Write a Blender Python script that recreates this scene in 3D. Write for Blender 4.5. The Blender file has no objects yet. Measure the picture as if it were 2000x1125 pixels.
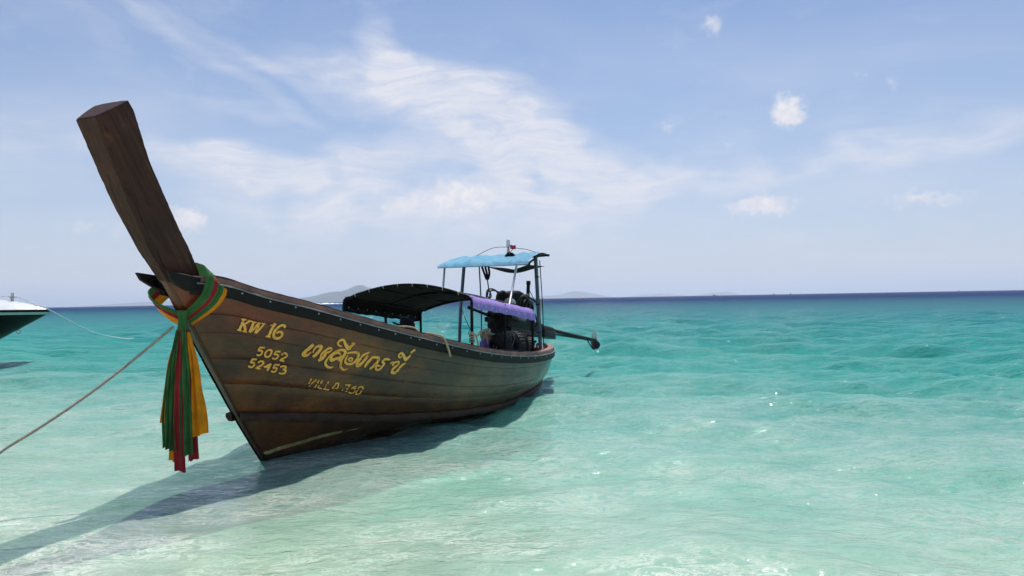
import bpy, bmesh, math, random
import numpy as np
from mathutils import Matrix, Vector, Quaternion

R = math.radians
scene = bpy.context.scene
COL = scene.collection
rnd = random.Random(11)
nrng = np.random.default_rng(5)

# ---------------------------------------------------------------- camera
cam = bpy.data.cameras.new('camera')
cam_obj = bpy.data.objects.new('camera', cam); COL.objects.link(cam_obj)
cam.sensor_width = 36; cam.lens = 27.2; cam.clip_start = .05; cam.clip_end = 80000
cam_obj.matrix_world = (Matrix.Translation((0, 0, 1.6))
                        @ Matrix.Rotation(R(90.81), 4, 'X') @ Matrix.Rotation(-R(1.025), 4, 'Z'))
scene.camera = cam_obj

# ---------------------------------------------------------------- sun and exposure
SUN_EL, SUN_AZ = R(62.5), R(9)          # azimuth clockwise from +y (out to sea)
sun = bpy.data.lights.new('sun', 'SUN'); sun_obj = bpy.data.objects.new('sun', sun); COL.objects.link(sun_obj)
sun.energy = 4.7; sun.angle = R(.53); sun.color = (1, .965, .90)
sun_dir = Vector((math.sin(SUN_AZ)*math.cos(SUN_EL), math.cos(SUN_AZ)*math.cos(SUN_EL), math.sin(SUN_EL)))
sun_obj.rotation_euler = sun_dir.to_track_quat('Z', 'Y').to_euler()
vs = scene.view_settings
scene.display_settings.display_device = 'sRGB'
vs.view_transform = 'Standard'; vs.look = 'None'; vs.gamma = 1; vs.exposure = 0; vs.use_curve_mapping = False
scene.cycles.use_denoising = True
scene.cycles.max_bounces = 5; scene.cycles.diffuse_bounces = 3; scene.cycles.glossy_bounces = 3; scene.cycles.use_adaptive_sampling = True; scene.cycles.adaptive_threshold = .02; scene.cycles.transparent_max_bounces = 12
scene.cycles.volume_bounces = 1
scene.cycles.sample_clamp_indirect = 4
scene.cycles.caustics_reflective = False; scene.cycles.caustics_refractive = False

# ---------------------------------------------------------------- node helpers
class NT:
    """short hand for building node trees"""
    def __init__(self, tree): self.t = tree
    def n(self, kind, **kw):
        nd = self.t.nodes.new(kind)
        for k, v in kw.items(): setattr(nd, k, v)
        return nd
    def put(self, sock, v):
        if isinstance(v, bpy.types.NodeSocket): self.t.links.new(v, sock)
        elif v is not None:
            if hasattr(sock.default_value, '__len__') and not hasattr(v, '__len__'): v = (v,)*len(sock.default_value)
            if hasattr(sock.default_value, '__len__') and len(sock.default_value) == 4 and len(v) == 3: v = (*v, 1)
            sock.default_value = v
    def m(self, op, a, b=None, c=None, clamp=False):
        nd = self.n('ShaderNodeMath', operation=op, use_clamp=clamp)
        for i, v in enumerate((a, b, c)): self.put(nd.inputs[i], v)
        return nd.outputs[0]
    def vm(self, op, a, b=None, out=0):
        nd = self.n('ShaderNodeVectorMath', operation=op)
        self.put(nd.inputs[0], a)
        if b is not None: self.put(nd.inputs['Scale'] if op == 'SCALE' else nd.inputs[1], b)
        return nd.outputs[out]
    def mapr(self, v, a, b, c=0, d=1, smooth=False):
        nd = self.n('ShaderNodeMapRange', clamp=True, interpolation_type='SMOOTHSTEP' if smooth else 'LINEAR')
        for i, x in enumerate((v, a, b, c, d)): self.put(nd.inputs[i], x)
        return nd.outputs[0]
    def mix(self, f, a, b, blend='MIX'):
        nd = self.n('ShaderNodeMix', data_type='RGBA', blend_type=blend, clamp_factor=True)
        self.put(nd.inputs[0], f); self.put(nd.inputs[6], a); self.put(nd.inputs[7], b)
        return nd.outputs[2]
    def noise(self, vec, scale, detail=4, rough=.55, dist=0., out=0, dim='3D'):
        nd = self.n('ShaderNodeTexNoise', noise_dimensions=dim)
        self.put(nd.inputs['Vector'], vec)
        for k, v in (('Scale', scale), ('Detail', detail), ('Roughness', rough), ('Distortion', dist)): self.put(nd.inputs[k], v)
        return nd.outputs[out]
    def mapping(self, vec, loc=(0,0,0), rot=(0,0,0), scale=(1,1,1), kind='POINT'):
        nd = self.n('ShaderNodeMapping', vector_type=kind)
        self.put(nd.inputs[0], vec); nd.inputs[1].default_value = loc; nd.inputs[2].default_value = rot; nd.inputs[3].default_value = scale
        return nd.outputs[0]
    def ramp(self, f, stops, interp='LINEAR'):
        nd = self.n('ShaderNodeValToRGB'); self.put(nd.inputs[0], f)
        cr = nd.color_ramp; cr.interpolation = interp
        while len(cr.elements) < len(stops): cr.elements.new(.5)
        for e, (p, c) in zip(cr.elements, stops):
            e.position = p; e.color = (*c, 1) if hasattr(c, '__len__') else (c, c, c, 1)
        return nd.outputs[0]
    def xyz(self, v):
        nd = self.n('ShaderNodeSeparateXYZ'); self.put(nd.inputs[0], v); return nd.outputs
    def comb(self, x, y, z):
        nd = self.n('ShaderNodeCombineXYZ')
        for i, v in enumerate((x, y, z)): self.put(nd.inputs[i], v)
        return nd.outputs[0]

# ---------------------------------------------------------------- sky
world = bpy.data.worlds.new('World'); scene.world = world; world.use_nodes = True
W = NT(world.node_tree)
bg = world.node_tree.nodes['Background']; SKY = .10
bg.inputs[1].default_value = SKY
sky = W.n('ShaderNodeTexSky', sky_type='NISHITA', sun_disc=False)
sky.sun_elevation = SUN_EL; sky.sun_rotation = SUN_AZ; sky.altitude = 0
sky.air_density = 1.0; sky.dust_density = .25; sky.ozone_density = 2.2
dirv = W.n('ShaderNodeTexCoord').outputs['Generated']
dx, dy, dz = W.xyz(W.vm('NORMALIZE', dirv))
AZ = W.m('MULTIPLY', W.m('ARCTAN2', dx, dy), 180/math.pi)
EL = W.m('MULTIPLY', W.m('ARCSINE', dz), 180/math.pi)
ae = W.comb(AZ, EL, 0)
# cloud plane coordinates, so that texture outside the blobs shrinks towards the horizon
dzc = W.m('MAXIMUM', W.m('ADD', dz, .12), .05)
plane = W.comb(W.m('DIVIDE', dx, dzc), W.m('DIVIDE', dy, dzc), 0)
# azimuth, elevation, half length, half height (degrees), tilt, strength
CIRRUS = [
    (-7.68, 15.02, 8.71, 1.68, -14, 0.95),
    (-1.30, 13.06, 7.58, 2.86, -28, 0.85),
    (2.46, 10.61, 6.39, 3.99, -30, 0.70),
    (-8.76, 17.61, 3.75, 1.43, -62, 0.60),
    (-4.65, 16.46, 5.70, 0.77, -20, 0.40),
    (-20.57, 9.66, 6.58, 1.45, -6, 0.90),
    (-16.83, 8.56, 4.63, 1.21, -22, 0.70),
    (-11.09, 10.30, 7.09, 1.66, 14, 0.60),
    (-12.96, 7.00, 9.65, 1.68, -4, 0.55),
    (-2.53, 8.11, 11.32, 2.96, 0, 0.55),
    (-3.71, 5.12, 23.46, 3.00, 0, 0.35),
    (-23.72, 18.38, 8.80, 0.82, -30, 0.50),
    (-18.79, 17.24, 7.08, 0.59, -28, 0.38),
    (-31.82, 10.56, 6.13, 2.49, 0, 0.42),
    (-19.17, 13.59, 5.24, 0.88, -5, 0.42),
    (21.84, 8.79, 13.88, 1.17, 5, 0.55),
    (11.39, 8.45, 11.73, 1.60, 4, 0.50),
    (30.97, 8.98, 6.24, 1.08, 8, 0.40),
    (27.55, 11.31, 6.18, 1.29, 6, 0.22),
    (-29.79, 18.20, 5.75, 1.19, -12, 0.35),
    (16.82, 11.69, 8.58, 1.39, 4, 0.22),
    (-27.16, 15.78, 6.35, 0.69, -14, 0.22),
]
CUMULUS = [
    (19.93, 12.53, 1.33, 1.29, -30, 1.10),
    (14.87, 18.77, 1.62, 1.12, -10, 0.62),
    (26.45, 13.65, 0.91, 0.83, -40, 0.50),
    (24.54, 14.29, 1.25, 0.45, 5, 0.42),
    (-3.79, 7.56, 3.98, 1.93, 0, 0.90),
    (-22.84, 5.94, 1.50, 1.11, -10, 0.90),
    (17.92, 6.20, 3.04, 0.93, 0, 0.90),
    (28.03, 6.06, 4.52, 1.12, 0, 0.62),
    (11.76, 12.33, 1.45, 0.78, 15, 0.50),
    (3.11, 4.86, 1.89, 0.53, 0, 0.60),
    (-28.31, 5.28, 5.88, 1.33, 0, 0.50),
    (-8.49, 6.95, 1.72, 0.74, 0, 0.50),
    (15.75, 10.57, 1.05, 0.49, 0, 0.50),
    (7.06, 4.72, 1.12, 0.37, 0, 0.40),
    (20.42, 4.22, 3.58, 0.64, 0, 0.40),
]
def blobs(vec, table):
    tot = None
    for (a, e, sa, se, rot, k) in table:
        g = W.n('ShaderNodeTexGradient', gradient_type='SPHERICAL')
        W.put(g.inputs[0], W.mapping(vec, (a, e, 0), (0, 0, R(rot)), (sa*1.5, se*1.5, 1), 'TEXTURE'))
        tot = W.m('MULTIPLY_ADD', g.outputs[1], k*1.5, tot if tot is not None else 0.)
    return tot
warp1 = W.vm('SCALE', W.vm('SUBTRACT', W.noise(W.vm('MULTIPLY', ae, (.10, .16, 1)), 1, 2, .5, out=1), (.5, .5, .5)), 3.6)
warp2 = W.vm('SCALE', W.vm('SUBTRACT', W.noise(W.vm('MULTIPLY', ae, (.30, .6, 1)), 1, 3, .5, out=1), (.5, .5, .5)), 1.3)
ae_w = W.vm('ADD', ae, W.vm('ADD', warp1, warp2))
fibre = W.noise(W.mapping(ae_w, (0, 0, 0), (0, 0, R(14)), (.10, .36, 1)), 1, 5, .6)
veil = W.mapr(W.noise(W.vm('ADD', plane, (3.1, 7.7, 0)), .55, 4, .55, .4), .42, .80, 0, .42, True)
feather = W.noise(W.mapping(ae_w, (0, 0, 0), (0, 0, R(24)), (.22, 1.0, 1)), 1, 4, .6)
cir = W.m('MULTIPLY', blobs(ae_w, CIRRUS), W.m('MULTIPLY', W.mapr(fibre, .25, .75, .55, 1.35), W.mapr(feather, .25, .75, .80, 1.2)))
cir = W.m('MULTIPLY', W.mapr(cir, .04, 1.35, 0, 1.0, False), W.mapr(W.noise(W.mapping(ae_w, (5, 2, 0), (0, 0, R(-12)), (.16, 1.5, 1)), 1, 5, .65), .3, .68, .62, 1.22))
cir = W.m('MAXIMUM', cir, veil)
cir = W.m('MAXIMUM', cir, W.mapr(fibre, .46, .8, .0, .28))
warp3 = W.vm('SCALE', W.vm('SUBTRACT', W.noise(ae, .9, 3, .62, out=1), (.5, .5, .5)), 1.9)
ae_c = W.vm('ADD', ae, warp3)
puff = W.noise(ae, .95, 3, .55)
cb = blobs(ae_c, CUMULUS)
cum = W.mapr(W.m('ADD', cb, W.m('MULTIPLY', W.m('SUBTRACT', puff, .5), .8)), .40, 1.15, 0, 1, True)
cum = W.m('MULTIPLY', cum, W.mapr(cb, .05, .8, 0, .9))
k = 1 / SKY
tint = W.mix(1, sky.outputs[0], (.77, .90, 1.05), 'MULTIPLY')
hz = W.m('MULTIPLY', W.m('EXPONENT', W.m('DIVIDE', W.m('MAXIMUM', EL, 0), -11.)), .97)
base = W.mix(hz, tint, (.61*k, .64*k, .765*k))
base = W.mix(W.m('MULTIPLY', cir, .94, clamp=True), base, (.76*k, .775*k, .86*k))
body = W.mapr(W.noise(W.vm('ADD', ae, (0, .45, 0)), 1.1, 3, .6), .35, .65, 0, 1)
ccol = W.mix(body, (.90*k, .875*k, .90*k), (.74*k, .745*k, .83*k))
base = W.mix(cum, base, ccol)
W.t.links.new(base, bg.inputs[0])
world.cycles.sampling_method = 'MANUAL'; world.cycles.sample_map_resolution = 512
# ---------------------------------------------------------------- mesh helpers
class MB:
    """collects shapes; build() links them as one mesh object"""
    def __init__(self): self.v = []; self.f = []
    def add(self, vs, fs):
        o = len(self.v); self.v += [tuple(map(float, p)) for p in vs]; self.f += [tuple(o + i for i in q) for q in fs]
    def grid(self, P, closed_v=False, closed_u=False):
        P = np.asarray(P, float); nu, nv = P.shape[:2]
        fs = []
        for i in range(nu - (0 if closed_u else 1)):
            for j in range(nv - (0 if closed_v else 1)):
                i2, j2 = (i+1) % nu, (j+1) % nv
                fs.append((i*nv+j, i*nv+j2, i2*nv+j2, i2*nv+j))
        self.add(P.reshape(-1, 3), fs)
    def tube(self, pts, r, n=8, cap=True, taper=None):
        pts = [Vector(p) for p in pts]; rings = []; up = None
        for i, p in enumerate(pts):
            d = (pts[min(i+1, len(pts)-1)] - pts[max(i-1, 0)]).normalized()
            if up is None: up = Vector((0, 0, 1)) if abs(d.z) < .9 else Vector((1, 0, 0))
            x = d.cross(up); x = x.normalized() if x.length > 1e-5 else d.orthogonal().normalized()
            y = x.cross(d).normalized(); up = y
            rr = r[i] if hasattr(r, '__len__') else r
            rings.append([p + (x*math.cos(6.28318*k/n) + y*math.sin(6.28318*k/n))*rr for k in range(n)])
        o = len(self.v); self.grid(np.array([[tuple(q) for q in g] for g in rings]), closed_v=True)
        if cap:
            self.f.append(tuple(o + k for k in range(n))); self.f.append(tuple(o + (len(pts)-1)*n + k for k in range(n))[::-1])
    def box(self, c, size, rot=None, bev=0.):
        bm = bmesh.new(); bmesh.ops.create_cube(bm, size=1)
        for v in bm.verts: v.co = Vector((v.co.x*size[0], v.co.y*size[1], v.co.z*size[2]))
        if bev: bmesh.ops.bevel(bm, geom=bm.edges[:], offset=bev, segments=2, affect='EDGES', profile=.6)
        q = Matrix.Identity(3) if rot is None else rot
        bm.verts.index_update()
        self.add([tuple(q @ v.co + Vector(c)) for v in bm.verts], [tuple(v.index for v in f.verts) for f in bm.faces]); bm.free()
    def lathe(self, prof, c, axis=(0,0,1), n=16):
        q = Vector((0,0,1)).rotation_difference(Vector(axis).normalized())
        P = [[tuple(q @ Vector((r*math.cos(6.28318*k/n), r*math.sin(6.28318*k/n), h)) + Vector(c)) for k in range(n)] for r, h in prof]
        self.grid(np.array(P), closed_v=True)
    def torus(self, c, axis, R0, r, n=28, m=10, squash=1.):
        q = Vector((0,0,1)).rotation_difference(Vector(axis).normalized())
        P = [[tuple(q @ Vector(((R0+r*math.cos(b))*math.cos(a), (R0+r*math.cos(b))*math.sin(a), r*squash*math.sin(b))) + Vector(c))
              for b in np.linspace(0, 2*math.pi, m, endpoint=False)] for a in np.linspace(0, 2*math.pi, n, endpoint=False)]
        self.grid(np.array(P), closed_v=True, closed_u=True)
    def rope(self, pts, r, strands=3, pitch=7., n=5):
        pts = smooth(pts, step=r*1.5); L = 0; cs = [[] for _ in range(strands)]; up = Vector((0,0,1))
        for i, p in enumerate(pts):
            d = (pts[min(i+1, len(pts)-1)] - pts[max(i-1, 0)]).normalized()
            x = d.cross(up); x = x.normalized() if x.length > 1e-4 else d.orthogonal().normalized(); y = x.cross(d)
            if i: L += (p - pts[i-1]).length
            for k in range(strands):
                a = 6.28318*(L/(pitch*r) + k/strands); cs[k].append(p + (x*math.cos(a)+y*math.sin(a))*r*.5)
        for c in cs: self.tube(c, r*.58, n)
    def build(self, name, mat, parent=None, org=(0,0,0), flip=True, smooth_shade=True, auto=None):
        """vertices are given in the boat frame (flip) or straight in the parent's frame"""
        me = bpy.data.meshes.new(name)
        V = np.array(self.v) - np.array(org)
        if flip: V[:, 1] *= -1
        me.from_pydata([tuple(p) for p in V], [], [q[::-1] for q in self.f] if flip else self.f)
        me.polygons.foreach_set('use_smooth', [smooth_shade]*len(me.polygons))
        if auto: me.set_sharp_from_angle(angle=R(auto))
        me.materials.append(mat); me.update()
        o = bpy.data.objects.new(name, me); COL.objects.link(o)
        if parent is not None: o.parent = parent
        return o
def smooth(pts, step=None, per=8):
    """Catmull-Rom through the points"""
    P = [Vector(p) for p in pts]; P = [P[0]*2 - P[1]] + P + [P[-1]*2 - P[-2]]; out = []
    for i in range(1, len(P) - 2):
        n = per if step is None else max(1, int((P[i+1]-P[i]).length/step))
        for k in range(n):
            t = k/n
            out.append(.5*((2*P[i]) + (P[i+1]-P[i-1])*t + (2*P[i-1]-5*P[i]+4*P[i+1]-P[i+2])*t*t + (3*P[i]-P[i-1]-3*P[i+1]+P[i+2])*t**3))
    out.append(P[-2]); return out
def tag(o, label, cat, group=None):
    o['label'] = label; o['category'] = cat
    if group: o['group'] = group
    return o
BOAT_M = Matrix.Translation((-2.539, 7.838, 0)) @ Matrix.Rotation(math.atan2(.917384, .398003), 4, 'Z')
def thing(name, org=(0,0,0), M=BOAT_M):
    e = bpy.data.objects.new(name, None); COL.objects.link(e); e.empty_display_size = .2
    e.matrix_world = M @ Matrix.Translation((org[0], -org[1] if M is BOAT_M else org[1], org[2]))
    return e
def material(name):
    m = bpy.data.materials.new(name); m.use_nodes = True
    t = NT(m.node_tree); return m, t, m.node_tree.nodes['Principled BSDF'], m.node_tree.nodes['Material Output']
def plain(name, col, rough=.6, var=.25, scale=14., metal=0., bump=.0, coat=0., spec=.5, dirt=None):
    """painted or raw surface with mottled colour and fine relief"""
    m, t, p, o = material(name)
    co = t.n('ShaderNodeTexCoord').outputs['Object']
    n1 = t.noise(co, scale, 5, .6); n2 = t.noise(co, scale*.21, 3, .5)
    c = t.mix(t.mapr(n1, .3, .7), [x*(1-var) for x in col], [min(1, x*(1+var)) for x in col])
    c = t.mix(t.mapr(n2, .35, .7, 0, var), c, dirt or [x*.5 for x in col])
    t.put(p.inputs['Base Color'], c); t.put(p.inputs['Roughness'], t.mapr(n1, .2, .8, rough*.8, min(1, rough*1.2)))
    p.inputs['Metallic'].default_value = metal; p.inputs['Coat Weight'].default_value = coat; p.inputs['Specular IOR Level'].default_value = spec
    if bump:
        b = t.n('ShaderNodeBump'); b.inputs['Strength'].default_value = bump; b.inputs['Distance'].default_value = .01
        t.put(b.inputs['Height'], t.noise(co, scale*2.5, 5, .6)); t.put(p.inputs['Normal'], b.outputs[0])
    return m
def cloth(name, col, thin=.25, var=.2, sheen=.1):
    m, t, p, o = material(name)
    co = t.n('ShaderNodeTexCoord').outputs['Object']
    c = t.mix(t.mapr(t.noise(co, 9, 4), .3, .7), [x*(1-var) for x in col], [min(1, x*(1+var)) for x in col])
    t.put(p.inputs['Base Color'], c); p.inputs['Roughness'].default_value = .85; p.inputs['Specular IOR Level'].default_value = .15
    p.inputs['Sheen Weight'].default_value = sheen
    tr = t.n('ShaderNodeBsdfTranslucent'); t.put(tr.inputs[0], c)
    mx = t.n('ShaderNodeMixShader'); mx.inputs[0].default_value = thin
    t.t.links.new(p.outputs[0], mx.inputs[1]); t.t.links.new(tr.outputs[0], mx.inputs[2]); t.t.links.new(mx.outputs[0], o.inputs[0])
    b = t.n('ShaderNodeBump'); b.inputs['Strength'].default_value = .25; b.inputs['Distance'].default_value = .006
    t.put(b.inputs['Height'], t.noise(co, 60, 3)); t.put(p.inputs['Normal'], b.outputs[0])
    return m
def np_mesh(name, V, q, mat):
    me = bpy.data.meshes.new(name)
    me.vertices.add(len(V)); me.vertices.foreach_set('co', np.ascontiguousarray(V, dtype=np.float32).ravel())
    me.loops.add(q.size); me.loops.foreach_set('vertex_index', np.ascontiguousarray(q, dtype=np.int32).ravel())
    me.polygons.add(len(q)); me.polygons.foreach_set('loop_start', np.arange(0, q.size, 4, dtype=np.int32))
    me.polygons.foreach_set('use_smooth', np.ones(len(q), bool)); me.update(); me.materials.append(mat)
    o = bpy.data.objects.new(name, me); COL.objects.link(o); return o
def quads(ny, nx):
    i = np.arange(ny*nx).reshape(ny, nx)
    return np.stack([i[:-1,:-1], i[:-1,1:], i[1:,1:], i[1:,:-1]], -1).reshape(-1, 4)
def spaced(a, b, d, grow=1.):
    out = [a]
    while out[-1] + d*.6 < b: out.append(out[-1] + d); d *= grow
    return out
# ---------------------------------------------------------------- hull lines
# Boat frame: s runs aft from the foot of the stem at the waterline, y is positive to port, z is up.
def pchip(xs, ys):
    xs = np.asarray(xs, float); ys = np.asarray(ys, float)
    h = np.diff(xs); d = np.diff(ys) / h
    m = np.zeros(len(xs)); m[0] = d[0]; m[-1] = d[-1]
    for i in range(1, len(xs) - 1):
        if d[i-1] * d[i] > 0:
            w1 = 2*h[i] + h[i-1]; w2 = h[i] + 2*h[i-1]
            m[i] = (w1 + w2) / (w1/d[i-1] + w2/d[i])
    def f(x):
        x = np.clip(x, xs[0], xs[-1])
        i = np.clip(np.searchsorted(xs, x, side='right') - 1, 0, len(h) - 1)
        t = (x - xs[i]) / h[i]
        return ((2*t**3 - 3*t**2 + 1)*ys[i] + (t**3 - 2*t**2 + t)*h[i]*m[i]
                + (-2*t**3 + 3*t**2)*ys[i+1] + (t**3 - t**2)*h[i]*m[i+1])
    return f
RIB = {   # ribbands: (s, half breadth, height)
 'keel': [(.30,.03,-.42),(1,.03,-.47),(3,.03,-.48),(5,.03,-.44),(6.2,.03,-.30),(6.9,.03,-.12)],
 'water': [(.0,.045,.0),(.5,.14,.0),(1,.20,.0),(1.8,.28,.0),(2.7,.46,.0),(3.3,.57,.0),(4.2,.72,.0),(5.0,.60,.01),(5.8,.45,.02),(6.6,.27,.04),(7.30,.04,.06)],
 'strake': [(-.38,.05,.525),(0,.21,.475),(.5,.38,.41),(1,.51,.33),(2,.70,.215),(3,.83,.135),(4,.88,.095),(5,.80,.11),(6,.60,.15),(6.8,.33,.20),(7.42,.04,.24)],
 'gunwale': [(-1.18,.06,1.78),(-.9,.27,1.76),(-.5,.45,1.64),(0,.62,1.515),(.5,.76,1.385),(1,.87,1.265),(2,1.01,1.055),(3,1.08,.88),(4,1.08,.765),(5,1.02,.70),(5.5,.95,.685),(6,.84,.675),(6.5,.69,.67),(7,.49,.67),(7.4,.25,.675),(7.58,.04,.68)],
}
RF = {}
for k_, v_ in RIB.items():
    a_ = np.array(v_); RF[k_] = (a_[0,0], a_[-1,0], pchip(a_[:,0], a_[:,1]), pchip(a_[:,0], a_[:,2]))
RK = ['keel', 'water', 'strake', 'gunwale']
def rib(k, u):
    s0, s1, fy, fz = RF[k]; s = s0 + (s1 - s0) * u
    return np.stack([s, fy(s), fz(s)], -1)
def hull(u, t):
    """point on the port outer skin; u 0..1 bow to stern, t 0 keel .. 3 gunwale"""
    u = np.asarray(u, float); t = np.asarray(t, float); u, t = np.broadcast_arrays(u, t)
    R4 = np.stack([rib(k, u) for k in RK], 0)
    i = np.clip(t.astype(int), 0, 2); f = (t - i)[..., None]
    lo = np.take_along_axis(R4, i[None, ..., None], 0)[0]; hi = np.take_along_axis(R4, i[None, ..., None] + 1, 0)[0]
    P = lo * (1 - f) + hi * f
    bul = np.where(i == 2, .085, np.where(i == 1, .03, .0)) * np.sin(np.pi * f[..., 0]) * np.clip(u * 3.2, .12, 1) * np.clip((1 - u) * 6, 0, 1)
    P = P.copy(); P[..., 1] += bul * .8; P[..., 2] -= bul * .45
    return P
def hull_n(u, t, e=1e-3):
    u = np.asarray(u, float); t = np.asarray(t, float)
    du = hull(np.clip(u + e, 0, 1), t) - hull(np.clip(u - e, 0, 1), t)
    tc = np.clip(t, .002, 2.998); dt = hull(u, tc + .002) - hull(u, tc - .002)
    n = np.cross(du, dt); n /= np.linalg.norm(n, axis=-1, keepdims=True) + 1e-12
    return np.where(n[..., 1:2] < 0, -n, n)
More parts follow.
